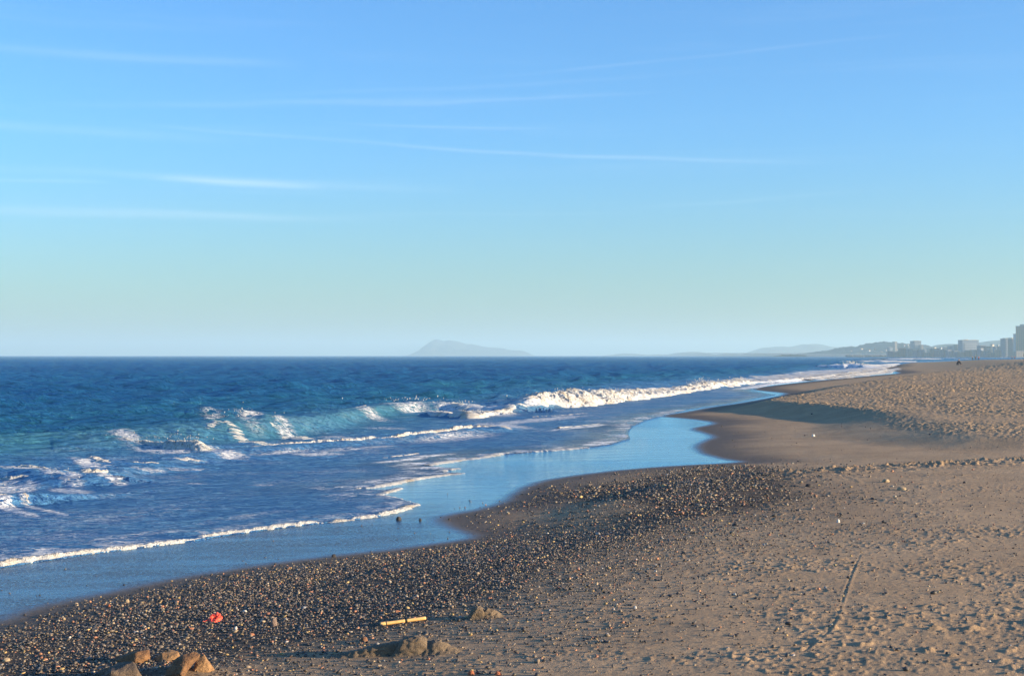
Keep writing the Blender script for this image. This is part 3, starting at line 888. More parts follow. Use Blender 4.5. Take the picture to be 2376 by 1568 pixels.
# small rounded octahedron, subdivided once: 18 verts, 32 faces
base_v = [(1, 0, 0), (-1, 0, 0), (0, 1, 0), (0, -1, 0), (0, 0, 1), (0, 0, -1)]
bv = [oc.verts.new(v) for v in base_v]
for f in [(0, 2, 4), (2, 1, 4), (1, 3, 4), (3, 0, 4), (2, 0, 5), (1, 2, 5), (3, 1, 5), (0, 3, 5)]:
    oc.faces.new([bv[i] for i in f])
bmesh.ops.subdivide_edges(oc, edges=oc.edges[:], cuts=1, use_grid_fill=True)
bmesh.ops.triangulate(oc, faces=oc.faces[:])
OV = np.array([v.co[:] for v in oc.verts]); OV /= np.linalg.norm(OV, axis=1)[:, None]
oc.verts.ensure_lookup_table()
OF = np.array([[v.index for v in f.verts] for f in oc.faces]); oc.free()

PALETTE = np.array([(.040, .034, .030), (.058, .050, .042), (.080, .068, .054), (.115, .092, .068), (.16, .13, .10), (.25, .19, .125), (.36, .27, .16),
                    (.42, .36, .27), (.33, .15, .085), (.40, .19, .10), (.34, .31, .28), (.55, .50, .42), (.10, .10, .10), (.20, .20, .20), (.45, .31, .12)])
PROB = np.array([20, 19, 17, 17, 15, 10, 3.6, 1.3, 4.0, 2.4, .8, .35, 3.5, .6, 3.0]); PROB = PROB / PROB.sum()
rng = np.random.RandomState(3)


def polyd_out(x, y):
    d = polydist(x, y, WET)[0]
    return np.where(inpoly(x, y, WETPOLY), -d, d)


def in_px(poly, x, y):
    return inpoly(x, y, np.array([ray_ground(u, v) for u, v in poly]))


WETG = [(-100, 1420), (0, 1330), (300, 1295), (500, 1275), (760, 1225), (930, 1200), (990, 1170), (1000, 1145), (1150, 1130), (1220, 1140), (1190, 1165), (1060, 1190), (1010, 1215), (1080, 1250), (800, 1290), (500, 1330), (250, 1380), (0, 1450)]


def scatter(n, box, dens, rmean, rsig, rmax):
    x = rng.uniform(box[0], box[1], n); y = rng.uniform(box[2], box[3], n)
    k = rng.rand(n) < dens(x, y)
    x, y = x[k], y[k]
    r = np.clip(rng.lognormal(math.log(rmean), rsig, len(x)), rmean * .4, rmax)
    return x, y, r


def dens_main(x, y):
    q = fbm(x / 1.3, y / 1.6, 500, 3)
    D = np.zeros(x.shape)
    dd = polydist(x, y, np.array([ray_ground(u, v) for u, v in DENSE]))[0]
    i = in_px(DENSE, x, y)
    D = np.where(i, .35 + .65 * sstep(dd, 0, .5) * sstep(q, -.55, .05), .36 * np.exp(-dd / .9) + .06 * np.exp(-dd / 2.5))
    return D


x1, y1, r1 = scatter(340000, (-6.5, 7.5, 6.5, 21.5), lambda x, y: dens_main(x, y) * sstep(polyd_out(x, y), -.12, .35) * ((np.abs(x / y) < .42) | (x < 0)), .0078, .36, .019)


def dens_up(x, y):
    i = in_px(UP, x, y)
    dd = polydist(x, y, np.array([ray_ground(u, v) for u, v in UP]))[0]
    q = fbm(x / 1.5, y / 2.0, 520, 3)
    return np.where(i, .25 + .75 * sstep(dd, 0, .8) * sstep(q, -.45, .1), .22 * np.exp(-dd / .7) * (y > 13))


x2, y2, r2 = scatter(56000, (-1, 10, 14, 31), lambda x, y: dens_up(x, y) * sstep(polyd_out(x, y), -.25, .3), .0135, .36, .030)


def dens_sparse(x, y):
    a = x / y
    q = sstep(fbm(x / .9, y / 1.1, 530, 3), -.25, .45)
    return (.30 + .70 * sstep(-a, -.26, .02)) * (.25 + .75 * q) * (1 - .7 * sstep(y, 15, 26)) * (polyd_out(x, y) > .25)


x3, y3, r3 = scatter(64000, (-5, 10.5, 6.5, 28), dens_sparse, .0058, .45, .024)


def dens_wet(x, y):
    i = in_px(WETG, x, y)
    q = sstep(fbm(x / .8, y / 1.2, 540, 3), -.3, .4)
    nearw = np.exp(-np.abs(polyd_out(x, y) + .3) / .6)
    return np.where(i, (.08 + .6 * nearw) * q, 0)


x4, y4, r4 = scatter(2600, (-7, 2, 10.5, 24), dens_wet, .0075, .42, .022)
x5, y5, r5 = scatter(1500, (1, 26, 24, 62), lambda x, y: (polyd_out(x, y) > .4) * (x / y < .4) * .35, .012, .45, .04)
px = np.concatenate([x1, x2, x3, x4, x5]); py = np.concatenate([y1, y2, y3, y4, y5]); pr = np.concatenate([r1, r2, r3, r4, r5])
pz = terrain(px, py)[0]
N = len(px)
print('pebbles', N)
ang = rng.rand(N) * 6.283
sx = pr * rng.uniform(.85, 1.5, N); sy = pr * rng.uniform(.7, 1.05, N); szz = pr * rng.uniform(.42, .80, N)
V = OV[None] * np.stack([sx, sy, szz], 1)[:, None, :]
V = V * (1 + .16 * rng.randn(N, len(OV), 1))
ca, sa = np.cos(ang)[:, None], np.sin(ang)[:, None]
tilt = rng.normal(0, .28, N)[:, None]
vx, vy, vz = V[..., 0], V[..., 1], V[..., 2]
vz2 = vz * np.cos(tilt) + vx * np.sin(tilt); vx = vx * np.cos(tilt) - vz * np.sin(tilt)
VX = vx * ca - vy * sa + px[:, None]; VY = vx * sa + vy * ca + py[:, None]
VZ = vz2 + (pz + szz * rng.uniform(.1, .9, N))[:, None]
VV = np.stack([VX, VY, VZ], -1).reshape(-1, 3)
FF = (OF[None] + (np.arange(N) * len(OV))[:, None, None]).reshape(-1, 3)
pc = PALETTE[rng.choice(len(PALETTE), N, p=PROB)] * rng.uniform(.75, 1.3, (N, 1))
big = (pr > np.quantile(pr, .8))
PC = np.concatenate([np.repeat(pc, len(OV), 0), np.ones((N * len(OV), 1))], 1)
peb = np_mesh('pebbles', VV, FF, PEB, {'pcol': PC})
tag(peb, 'dark and tan rounded pebbles strewn along the damp edge of the beach', 'pebbles', kind='stuff')

# ------------------------------------------------------------------ rocks, clods and litter
def rock_mat(name, a, b, c, scale=14):
    m, n = mat(name)
    t = n.new('ShaderNodeTexCoord').outputs['Object']
    f = n.noise(t, scale, 6, .62, .5); g = n.noise(n.mapping(t, (1, 1, 5), (.5, .3, 0)), scale * 1.6, 5, .65)
    col = n.mix(n.ramp(f, .3, .7), a, b)
    col = n.mix(n.ramp(g, .5, .75, 0, .8), col, c)
    n.l.new(col, n.p.inputs['Base Color'])
    n.p.inputs['Roughness'].default_value = .85
    n.l.new(n.bump(n.m('ADD', n.m('MULTIPLY', g, .6), n.noise(t, scale * 6, 4, .7)), .012), n.p.inputs['Normal'])
    return m


def hull_rock(name, corners, loc, m, label, group=None, seed=1, rough=.006, cat='rock', bev=.005):
    bm = bmesh.new()
    for c in corners:
        bm.verts.new(c)
    r = bmesh.ops.convex_hull(bm, input=bm.verts[:])
    for v in [v for v in bm.verts if not v.link_faces]:
        bm.verts.remove(v)
    bmesh.ops.dissolve_limit(bm, angle_limit=R(6), verts=bm.verts[:], edges=bm.edges[:])
    bmesh.ops.bevel(bm, geom=bm.edges[:], offset=bev, segments=1, affect='EDGES')
    bmesh.ops.triangulate(bm, faces=bm.faces[:])
    for _ in range(4):
        long = [e for e in bm.edges if e.calc_length() > .012]
        if not long: break
        bmesh.ops.subdivide_edges(bm, edges=long, cuts=1)
        bmesh.ops.triangulate(bm, faces=[f for f in bm.faces if len(f.verts) > 3])
    bm.normal_update()
    for v in bm.verts:
        p = v.co * 14 + Vector((seed * 7.1, 0, 0))
        q = mnoise.fractal(p, .8, 2.0, 4)
        v.co += v.normal * rough * q
    me = bpy.data.meshes.new(name); bm.to_mesh(me); bm.free()
    for f in me.polygons: f.use_smooth = False
    me.materials.append(m)
    o = bpy.data.objects.new(name, me); link(o); o.location = loc
    if group:
        o.rotation_euler = (0, 0, R(-28)); o.scale = (1.18, 1.1, .96)
    tag(o, label, cat, group)
    return o


ROCK = rock_mat('ochre_sandstone', (.14, .070, .032), (.25, .13, .055), (.05, .034, .023))
ROCK2 = rock_mat('pale_sandstone', (.26, .14, .06), (.38, .22, .095), (.10, .06, .035))
ROCK3 = rock_mat('brown_rock', (.11, .078, .052), (.16, .112, .072), (.06, .045, .035))


def at(u, v):
    x, y = ray_ground(u, v)
    return Vector((x, y, zt(x, y)))


U = 1 / F * at(380, 1535).y      # metres per photo unit near the rocks
pA = at(305, 1534)
hull_rock('beach_rock', [(-40 * U, -.03, -.02), (-38 * U, .05, .0), (-36 * U, -.02, 8 * U), (-12 * U, .06, 20 * U), (20 * U, -.03, 27 * U), (30 * U, .06, 29 * U), (38 * U, -.01, 16 * U), (24 * U, -.07, -.01), (36 * U, .05, -.01), (-20 * U, -.07, 5 * U), (26 * U, -.06, 12 * U)],
          pA, ROCK, 'dark slab of rock with a lit right end, farthest left of the rock group', 'rocks at the bottom left', 1)
pB = at(392, 1530)
hull_rock('beach_rock', [(-38 * U, -.04, -.01), (-34 * U, .05, .0), (-8 * U, -.04, 19 * U), (-4 * U, .05, 22 * U), (16 * U, .03, 21 * U), (25 * U, 0, 13 * U), (26 * U, .04, -.01), (0, -.07, 8 * U), (0, -.08, -.01), (12 * U, -.06, -.01)],
          pB, ROCK2, 'pale ochre rock tip between the dark slab and the large pointed rock', 'rocks at the bottom left', 2)
pC = at(440, 1560)
hull_rock('beach_rock', [(-52 * U, -.02, -.02), (-46 * U, .08, .01), (-30 * U, -.04, 26 * U), (-14 * U, .06, 40 * U), (-12 * U, -.02, 41 * U), (4 * U, .05, 46 * U), (6 * U, -.05, 30 * U), (12 * U, -.10, -.01), (14 * U, .05, 40 * U), (-30 * U, -.12, -.01), (8 * U, -.11, 8 * U)],
          pC, ROCK, 'large ochre rock with a dark left side, biggest of the rock group', 'rocks at the bottom left', 3, rough=.008)
pE = at(466, 1552)
hull_rock('beach_rock', [(-10 * U, -.04, -.01), (-10 * U, .05, .0), (-8 * U, .0, 30 * U), (-4 * U, .03, 35 * U), (5 * U, .02, 35 * U), (13 * U, .0, 24 * U), (24 * U, -.01, 3 * U), (22 * U, .05, -.01), (4 * U, -.07, 8 * U), (2 * U, -.08, -.01), (24 * U, -.03, -.01)],
          pE, ROCK2, 'golden pointed rock leaning to the right, rightmost of the rock group', 'rocks at the bottom left', 4, rough=.007)
pD = at(285, 1576)
hull_rock('beach_rock', [(-34 * U, -.03, -.02), (-30 * U, .06, .0), (-26 * U, -.02, 28 * U), (-16 * U, .06, 36 * U), (14 * U, .04, 40 * U), (34 * U, 0, 28 * U), (44 * U, .02, 4 * U), (42 * U, -.05, -.02), (0, -.10, 24 * U), (-4 * U, -.12, -.02), (-22 * U, -.09, 12 * U)],
          pD, ROCK3, 'dull brown rock cut by the bottom edge in front of the dark slab', 'rocks at the bottom left', 5, rough=.007)
pF = at(236, 1566)
hull_rock('beach_rock', [(-10 * U, -.03, -.01), (-8 * U, .04, .0), (-2 * U, 0, 16 * U), (8 * U, .03, 19 * U), (14 * U, 0, 8 * U), (14 * U, .04, -.01), (8 * U, -.04, -.01), (2 * U, -.04, 8 * U)],
          pF, ROCK3, 'small dark stone leaning on the left of the dull brown rock', 'rocks at the bottom left', 6)

# brick / shard pieces and single stones one can point to
SINGLE = [(498, 1466, 0, 0, 0, None)]
RED = rock_mat('brick_red', (.42, .13, .06), (.52, .18, .08), (.30, .10, .05), 40)
ORANGE = rock_mat('terracotta', (.50, .20, .10), (.58, .27, .14), (.38, .17, .09), 40)
WHITE = rock_mat('white_stone', (.72, .70, .64), (.82, .80, .75), (.6, .56, .5), 40)
DARK = rock_mat('dark_stone', (.040, .036, .036), (.070, .062, .058), (.03, .03, .03), 30)
TANS = rock_mat('tan_stone', (.40, .30, .18), (.52, .40, .25), (.30, .22, .13), 40)


def stone(u, v, w, h, m, label, seed, name='stone', dep=None, group=None):
    p = at(u, v)
    s = p.y / F
    r = random.Random(seed)
    W, Hh = w * s / 2, h * s
    D = (dep or w * .8) * s / 2
    pts = []
    for k in range(9):
        a = k / 9 * 6.283 + r.uniform(-.2, .2)
        pts.append((W * math.cos(a) * r.uniform(.8, 1), D * math.sin(a) * r.uniform(.8, 1), -.3 * Hh))
        pts.append((W * math.cos(a) * r.uniform(.75, 1.02), D * math.sin(a) * r.uniform(.8, 1), Hh * r.uniform(.3, .5)))
        pts.append((W * .6 * math.cos(a), D * .6 * math.sin(a), Hh * r.uniform(.8, 1.05)))
    return hull_rock(name, pts, p, m, label, group, seed, rough=min(.004, .08 * W), bev=.12 * W, cat='stone')


stone(925, 1206, 14, 8, DARK, 'dark stone alone on the wet sand below the swash point', 101)
stone(774, 1292, 12, 7, DARK, 'dark stone at the waterline above the pebble bank', 102)
stone(1945, 1212, 9, 8, WHITE, 'bright white stone alone on the sand at right', 103)
stone(253, 1408, 8, 7, RED, 'small brick-red stone near the waterline at lower left', 104)
stone(584, 1474, 17, 6, ORANGE, 'flat orange shard right of the red netting', 105, 'shard')
stone(444, 1460, 14, 5, ORANGE, 'thin orange shard below the red netting', 106, 'shard')
stone(922, 1420, 20, 5, ORANGE, 'long reddish shard above the piece of cane', 107, 'shard')
stone(845, 1487, 20, 10, rock_mat('rust_shard', (.26, .12, .06), (.33, .17, .09), (.18, .09, .05), 40), 'rusty brown flat shard on the pebbles left of the sand mound', 108, 'shard')
stone(636, 1452, 18, 20, rock_mat('pink_shard', (.27, .19, .15), (.34, .25, .20), (.2, .14, .11), 40), 'pinkish upright shard among the pebbles', 109, 'shard')
stone(1155, 1978 * .792, 16, 10, RED, 'dull red stone at the bottom edge of the sand', 110)
stone(1093, 1566, 18, 12, RED, 'bright red stone cut by the bottom edge', 111)
stone(2055, 1118, 20, 8, TANS, 'larger tan clod with a long shadow, left of its pair on the upper sand', 112)
stone(2092, 1136, 26, 7, TANS, 'low tan clod with a long shadow, right of its pair on the upper sand', 113)
stone(1877, 1128, 20, 6, DARK, 'dark flat stone at the right end of the upper pebbles', 114)
stone(15, 1532, 22, 7, TANS, 'long tan stone at the left edge', 115)
stone(295, 1397, 13, 8, TANS, 'ochre stone near the waterline right of the brick-red one', 116)
stone(547, 1461, 10, 9, WHITE, 'round pale stone among the dark pebbles right of centre left', 117)
stone(1474, 1411, 8, 6, WHITE, 'small pale stone right of the sand clod', 118)
stone(1887, 1012, 9, 5, WHITE, 'tiny white stone on the smooth sand between the shadows', 119)
stone(975, 1208, 7, 6, DARK, 'small dark stone right of the dark one on the wet sand', 120)

# sand mounds
CLOD = rock_mat('shade_dark_clumped_sand', (.145, .105, .066), (.215, .155, .095), (.085, .064, .043), 22)  # sand darkened all over, standing in for shade on the mound's tail


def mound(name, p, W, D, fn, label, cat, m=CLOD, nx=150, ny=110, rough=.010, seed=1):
    xs = np.linspace(-W, W, nx); ys = np.linspace(-D, D, ny)
    XX, YY = np.meshgrid(xs, ys)
    h = fn(XX, YY)
    wx, wy = XX.ravel() + p[0], YY.ravel() + p[1]
    b = terrain(wx, wy)[0].reshape(XX.shape)
    nn = fbm(XX * 16 + seed, YY * 16, seed, 4, .6)
    edge = sstep(h, .0, .02)
    z = b - .012 + h + rough * nn * edge
    # a little overhang on the crumbling side
    YY2 = YY - .25 * h * sstep(h, .02, .06) + .010 * pn(XX * 25, h * 60, seed + 3) * edge
    V = np.stack([XX.ravel(), YY2.ravel(), z.ravel() - p[2]], 1)
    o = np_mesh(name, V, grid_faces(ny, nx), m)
    o.location = p
    tag(o, label, cat)
    return o


pm = at(965, 1512)
U2 = pm.y / F
def fm_(X, Y):
    h = 44 * U2 * np.exp(-((X + 2 * U2) / (44 * U2)) ** 4 * .8 - (Y / .11) ** 4)
    h = np.maximum(h * (1 - .25 * sstep(X, 0, 45 * U2)), 31 * U2 * np.exp(-((X - 46 * U2) / (46 * U2)) ** 2 - ((Y + .03) / .10) ** 2))
    tail = (6 + 26 * sstep(X, -230 * U2, -30 * U2)) * U2 * sstep(X, -250 * U2, -170 * U2) * np.exp(-((X + 40 * U2) / (260 * U2)) ** 4) * np.exp(-((Y - .01) / .085) ** 4) * (X < 60 * U2)
    notch = 1 - .12 * np.exp(-((X - 32 * U2) / (7 * U2)) ** 2)
    return np.maximum(h, tail) * notch
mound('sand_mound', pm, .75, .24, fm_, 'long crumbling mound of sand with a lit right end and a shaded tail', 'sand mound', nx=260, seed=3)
pk = at(1126, 1431)
U3 = pk.y / F
def fk_(X, Y):
    h = 31 * U3 * np.exp(-((X + 18 * U3) / (20 * U3)) ** 4 - (Y / .07) ** 4)
    h2 = 25 * U3 * np.exp(-((X - 6 * U3) / (28 * U3)) ** 2 - ((Y + .01) / .06) ** 2)
    return np.maximum(h, h2)
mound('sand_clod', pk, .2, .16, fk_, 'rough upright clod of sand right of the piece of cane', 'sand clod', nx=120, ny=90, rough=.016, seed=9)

# gravel heaped around the rocks
xh = rng.normal(hx, .20, 1500); yh = rng.normal(hy, .10, 1500)

# piece of cane
def tube(name, pts, rad, m, parent, segs=16, label=None):
    bm = bmesh.new()
    rings = []
    for i, (p, r) in enumerate(zip(pts, rad)):
        a = pts[min(i + 1, len(pts) - 1)] - pts[max(i - 1, 0)]
        q = a.to_track_quat('Z', 'Y')
        rings.append([bm.verts.new(p + q @ Vector((r * math.cos(t / segs * 6.28318), r * math.sin(t / segs * 6.28318), 0))) for t in range(segs)])
    for a, b in zip(rings, rings[1:]):
        for k in range(segs):
            bm.faces.new([a[k], a[(k + 1) % segs], b[(k + 1) % segs], b[k]])
    bm.faces.new(rings[0][::-1]); bm.faces.new(rings[-1])
    me = bpy.data.meshes.new(name); bm.to_mesh(me); bm.free()
    for f in me.polygons: f.use_smooth = len(f.vertices) == 4
    me.materials.append(m)
    o = bpy.data.objects.new(name, me); link(o, parent)
    if label: o['label'] = label
    return o


m_, n = mat('dry_cane')
t = n.new('ShaderNodeTexCoord').outputs['Object']
g = n.noise(n.mapping(t, (3, 60, 60)), 3.0, 4, .6)
n.l.new(n.mix(n.ramp(g, .3, .7), (.62, .36, .11), (.80, .52, .20)), n.p.inputs['Base Color'])
n.p.inputs['Roughness'].default_value = .45
CANE = m_
CANED = plain('cane_node', (.10, .06, .035), .8)
CHAR = plain('burnt_end', (.03, .025, .022), .9)
c0 = at(882, 1452); c1 = at(988, 1440)
c0.z += .016; c1.z += .024
cane = bpy.data.objects.new('bamboo_cane', None); link(cane); cane.location = c0
tag(cane, 'short yellow piece of dry cane lying on the pebbles', 'cane')
axis = c1 - c0
rr = .0135
def cp(t, dz=0): return axis * t + Vector((0, 0, dz))
tube('stalk', [cp(0), cp(.02), cp(.10), cp(.115)], [rr * 1.05, rr * 1.12, rr * 1.08, rr * .98], CANE, cane)
tube('node_ring', [cp(.115), cp(.122), cp(.13)], [rr * .93, rr * .90, rr * .96], CANED, cane)
tube('stalk', [cp(.13), cp(.15), cp(.35), cp(.52), cp(.535)], [rr * 1.05, rr, rr * .96, rr * 1.02, rr * .95], CANE, cane)
tube('node_ring', [cp(.535), cp(.55), cp(.575)], [rr * .78, rr * .7, rr * .8], CANED, cane)
tube('stalk', [cp(.575), cp(.60), cp(.8), cp(.97), cp(1.0)], [rr * 1.0, rr * 1.02, rr * .96, rr * 1.0, rr * .8], CANE, cane)
tube('burnt_end', [cp(1.0), cp(1.01, .001), cp(1.03, .002)], [rr * .7, rr * .75, rr * .5], CHAR, cane)

# red netting
m_, n = mat('red_netting')
t = n.new('ShaderNodeTexCoord').outputs['Object']
n.l.new(n.mix(n.ramp(n.noise(t, 90, 4, .7), .35, .65), (.85, .05, .02), (.95, .14, .07)), n.p.inputs['Base Color'])
n.p.inputs['Roughness'].default_value = .55
NET = m_
pn_ = at(499, 1440)
U4 = pn_.y / F
net = bpy.data.objects.new('plastic_netting', None); link(net); net.location = pn_
net.scale = (.86, .86, .86)
tag(net, 'crumpled orange-red plastic netting lying on the dark pebbles', 'netting')
nu, nv = 72, 30
u_ = np.linspace(0, 2 * np.pi, nu); v_ = np.linspace(0, 2 * np.pi, nv)
UU, VV_ = np.meshgrid(u_, v_, indexing='ij')
wob = .25 * np.sin(UU * 3 + 1) * np.cos(VV_ * 2) + .16 * np.sin(UU * 7 + VV_ * 3) + .10 * np.sin(UU * 11 - VV_ * 5)
RR_ = 10.5 * U4; rr_ = 6.2 * U4 * (1 + wob)
TX = (RR_ + rr_ * np.cos(VV_)) * np.cos(UU); TY = (RR_ + rr_ * np.cos(VV_)) * np.sin(UU) * 1.5; TZ = rr_ * np.sin(VV_) * .95 + 6 * U4 + .35 * TY
np_mesh('net_bundle', np.stack([TX.ravel(), TY.ravel(), TZ.ravel()], 1), grid_faces(nu, nv), NET, parent=net)
rs = random.Random(4)
for k in range(7):
    a = rs.uniform(2.4, 3.9) if k < 4 else rs.uniform(0, 6.28)
    L_ = rs.uniform(16, 34) * U4 if k < 4 else rs.uniform(16, 21) * U4
    pts = [Vector((math.cos(a + .12 * math.sin(j)) * (7 * U4 + L_ * j / 7), math.sin(a) * (7 * U4 + L_ * j / 7), .004 + (.03 if j < 2 else .012) * abs(math.sin(j * 1.3 + k)))) for j in range(8)]
    tube('frayed_strand', pts, [.0022] * 8, NET, net, 6)

# ------------------------------------------------------------------ people far along the beach
SKIN = plain('skin', (.42, .25, .17), .6)
def cloth(name, c): return plain(name, c, .85)
NAVY = cloth('navy_cloth', (.02, .025, .045)); BLACKC = cloth('black_cloth', (.015, .015, .018)); REDC = cloth('red_cloth', (.35, .04, .05))
GREYC = cloth('grey_cloth', (.10, .10, .11)); BLUEC = cloth('blue_cloth', (.04, .08, .20)); HAIR = cloth('dark_hair', (.02, .015, .012))


def skin_mesh(name, verts, edges, radii, m, parent=None):
    me = bpy.data.meshes.new(name)
    me.from_pydata(verts, edges, [])
    o = bpy.data.objects.new(name, me); link(o, parent)
    md = o.modifiers.new('skin', 'SKIN'); md.use_smooth_shade = True
    sd = o.modifiers.new('sub', 'SUBSURF'); sd.levels = 1; sd.render_levels = 1
    for i, r in enumerate(radii):
        r = r if isinstance(r, tuple) else (r, r)
        me.skin_vertices[0].data[i].radius = r
    me.skin_vertices[0].data[0].use_root = True
    me.materials.append(m)
    return o


def person(loc, rz, height, top, bottom, label, group=None, stride=.18, lean=0.0, arm=.12):
    root = bpy.data.objects.new('person', None); link(root)
    root.location = loc; root.rotation_euler = (0, 0, rz)
    s = height / 1.75
    root.scale = (s, s, s)
    tag(root, label, 'person', group)
    a = stride
    J = {'pelvis': (0, 0, .95), 'waist': (0, lean * .3, 1.10), 'chest': (0, lean * .7, 1.32), 'neck': (0, lean, 1.49), 'head': (0, lean + .02, 1.58), 'top': (0, lean + .02, 1.70),
         'hl': (-.09, 0, .90), 'kl': (-.10, a * .7, .50), 'al': (-.10, a, .09), 'tl': (-.11, a + .14, .03),
         'hr': (.09, 0, .90), 'kr': (.10, -a * .2, .50), 'ar': (.10, -a, .10), 'tr': (.11, -a + .13, .03),
         'sl': (-.19, lean * .8, 1.42), 'el': (-.24, lean - arm * .5, 1.14), 'wl': (-.25, lean + arm * .4, .90), 'fl': (-.25, lean + arm * .6, .80),
         'sr': (.19, lean * .8, 1.42), 'er': (.24, lean + arm * .1, 1.14), 'wr': (.25, lean + arm, .91), 'fr': (.25, lean + arm * 1.2, .81)}
    rad = {'pelvis': .13, 'waist': .115, 'chest': .14, 'neck': .055, 'head': .09, 'top': .075, 'hl': .09, 'kl': .06, 'al': .04, 'tl': .035, 'hr': .09, 'kr': .06, 'ar': .04, 'tr': .035,
           'sl': .055, 'el': .042, 'wl': .028, 'fl': .03, 'sr': .055, 'er': .042, 'wr': .028, 'fr': .03}
    E = [('pelvis', 'waist'), ('waist', 'chest'), ('chest', 'neck'), ('neck', 'head'), ('head', 'top'), ('pelvis', 'hl'), ('hl', 'kl'), ('kl', 'al'), ('al', 'tl'),
         ('pelvis', 'hr'), ('hr', 'kr'), ('kr', 'ar'), ('ar', 'tr'), ('chest', 'sl'), ('sl', 'el'), ('el', 'wl'), ('wl', 'fl'), ('chest', 'sr'), ('sr', 'er'), ('er', 'wr'), ('wr', 'fr')]
    def sub(names, grow, nm, m):
        ids = {k: i for i, k in enumerate(names)}
        return skin_mesh(nm, [J[k] for k in names], [(ids[p], ids[q]) for p, q in E if p in ids and q in ids], [rad[k] * grow for k in names], m, root)
    sub(list(J), 1.0, 'body', SKIN)
    sub(['waist', 'pelvis', 'chest', 'sl', 'el', 'wl', 'sr', 'er', 'wr'], 1.22, 'jacket', top)
    sub(['pelvis', 'hl', 'kl', 'al', 'hr', 'kr', 'ar'], 1.18, 'trousers', bottom)
    skin_mesh('hair', [(0, lean - .01, 1.62), (0, lean, 1.72)], [(0, 1)], [.092, .085], HAIR, root)
    return root


def stand(u, v, height):
    """where a figure with its feet seen at (u, v) and this height in photo units stands"""
    Y0 = 1.7 * F / height
    X0 = (u - 1188) / F * Y0
    return Vector((X0, Y0, H - (v - HOR) / F * Y0))


def on_ground(u, Y0):
    X0 = (u - 1188) / F * Y0
    return Vector((X0, Y0, zt(X0, Y0)))


PG = 'group of walkers far along the beach'
person(on_ground(2256.5, 500), .4, 1.72, NAVY, BLACKC, 'person in dark clothes walking, leftmost of the far group of three', PG)
person(on_ground(2263.5, 498), -.3, 1.78, BLACKC, GREYC, 'person in black walking in the middle of the far group of three', PG, .1)
person(on_ground(2271.0, 503), .1, 1.60, REDC, BLACKC, 'person in a red top, rightmost of the far group of three', PG, .22)
person(on_ground(2348.5, 640), .2, 1.72, BLUEC, NAVY, 'person in a blue top, left one of the distant pair below the orange tower', 'distant pair of walkers')
person(on_ground(2354.0, 640), -.2, 1.62, REDC, GREYC, 'person in a reddish top, right one of the distant pair below the orange tower', 'distant pair of walkers')
person(on_ground(2379, 232), .1, 1.76, BLACKC, BLACKC, 'person in black cut off by the right edge of the picture')

# somebody sitting hunched on the sand
ps = on_ground(2222, 255)
seat = bpy.data.objects.new('person', None); link(seat); seat.location = ps; seat.rotation_euler = (0, 0, R(-80)); seat.scale = (1.12, 1.12, 1.12)
tag(seat, 'person in dark clothes sitting hunched forward alone on the sand', 'person')
SJ = [(0, 0, .16), (0, .02, .36), (0, .10, .58), (0, .20, .74), (0, .27, .84), (0, .31, .94),
      (-.10, .05, .16), (-.12, .42, .44), (-.12, .62, .06), (-.12, .76, .03), (.10, .05, .16), (.12, .40, .46), (.12, .60, .06), (.12, .74, .03),
      (-.19, .14, .64), (-.23, .32, .46), (-.10, .48, .50), (.19, .14, .64), (.23, .32, .46), (.10, .48, .50)]
SE = [(0, 1), (1, 2), (2, 3), (3, 4), (4, 5), (0, 6), (6, 7), (7, 8), (8, 9), (0, 10), (10, 11), (11, 12), (12, 13), (2, 14), (14, 15), (15, 16), (2, 17), (17, 18), (18, 19)]
SR = [.14, .13, .14, .055, .09, .08, .09, .06, .04, .035, .09, .06, .04, .035, .055, .042, .03, .055, .042, .03]
skin_mesh('body', SJ, SE, SR, SKIN, seat)
jk = [1, 0, 2, 14, 15, 16, 17, 18, 19]
ids = {k: i for i, k in enumerate(jk)}
skin_mesh('jacket', [SJ[k] for k in jk], [(ids[a], ids[b]) for a, b in SE if a in ids and b in ids], [SR[k] * 1.3 for k in jk], BLACKC, seat)
jk = [0, 6, 7, 8, 10, 11, 12]
ids = {k: i for i, k in enumerate(jk)}
skin_mesh('trousers', [SJ[k] for k in jk], [(ids[a], ids[b]) for a, b in SE if a in ids and b in ids], [SR[k] * 1.25 for k in jk], NAVY, seat)
skin_mesh('hair', [(0, .26, .88), (0, .28, .98)], [(0, 1)], [.1, .092], HAIR, seat)

# ------------------------------------------------------------------ far land
HILL, n = mat('haze_tinted_scrub')
P = n.new('ShaderNodeNewGeometry').outputs['Position']
f = n.noise(P, .02, 6, .65); g = n.noise(P, .006, 4, .6)
c = n.mix(n.ramp(f, .40, .62), (.016, .030, .032), (.060, .066, .066))  # blue of the distance haze mixed into the scrub colours
c = n.mix(n.ramp(g, .58, .78, 0, .5), c, (.11, .10, .085))
n.l.new(c, n.p.inputs['Base Color']); n.p.inputs['Roughness'].default_value = .95


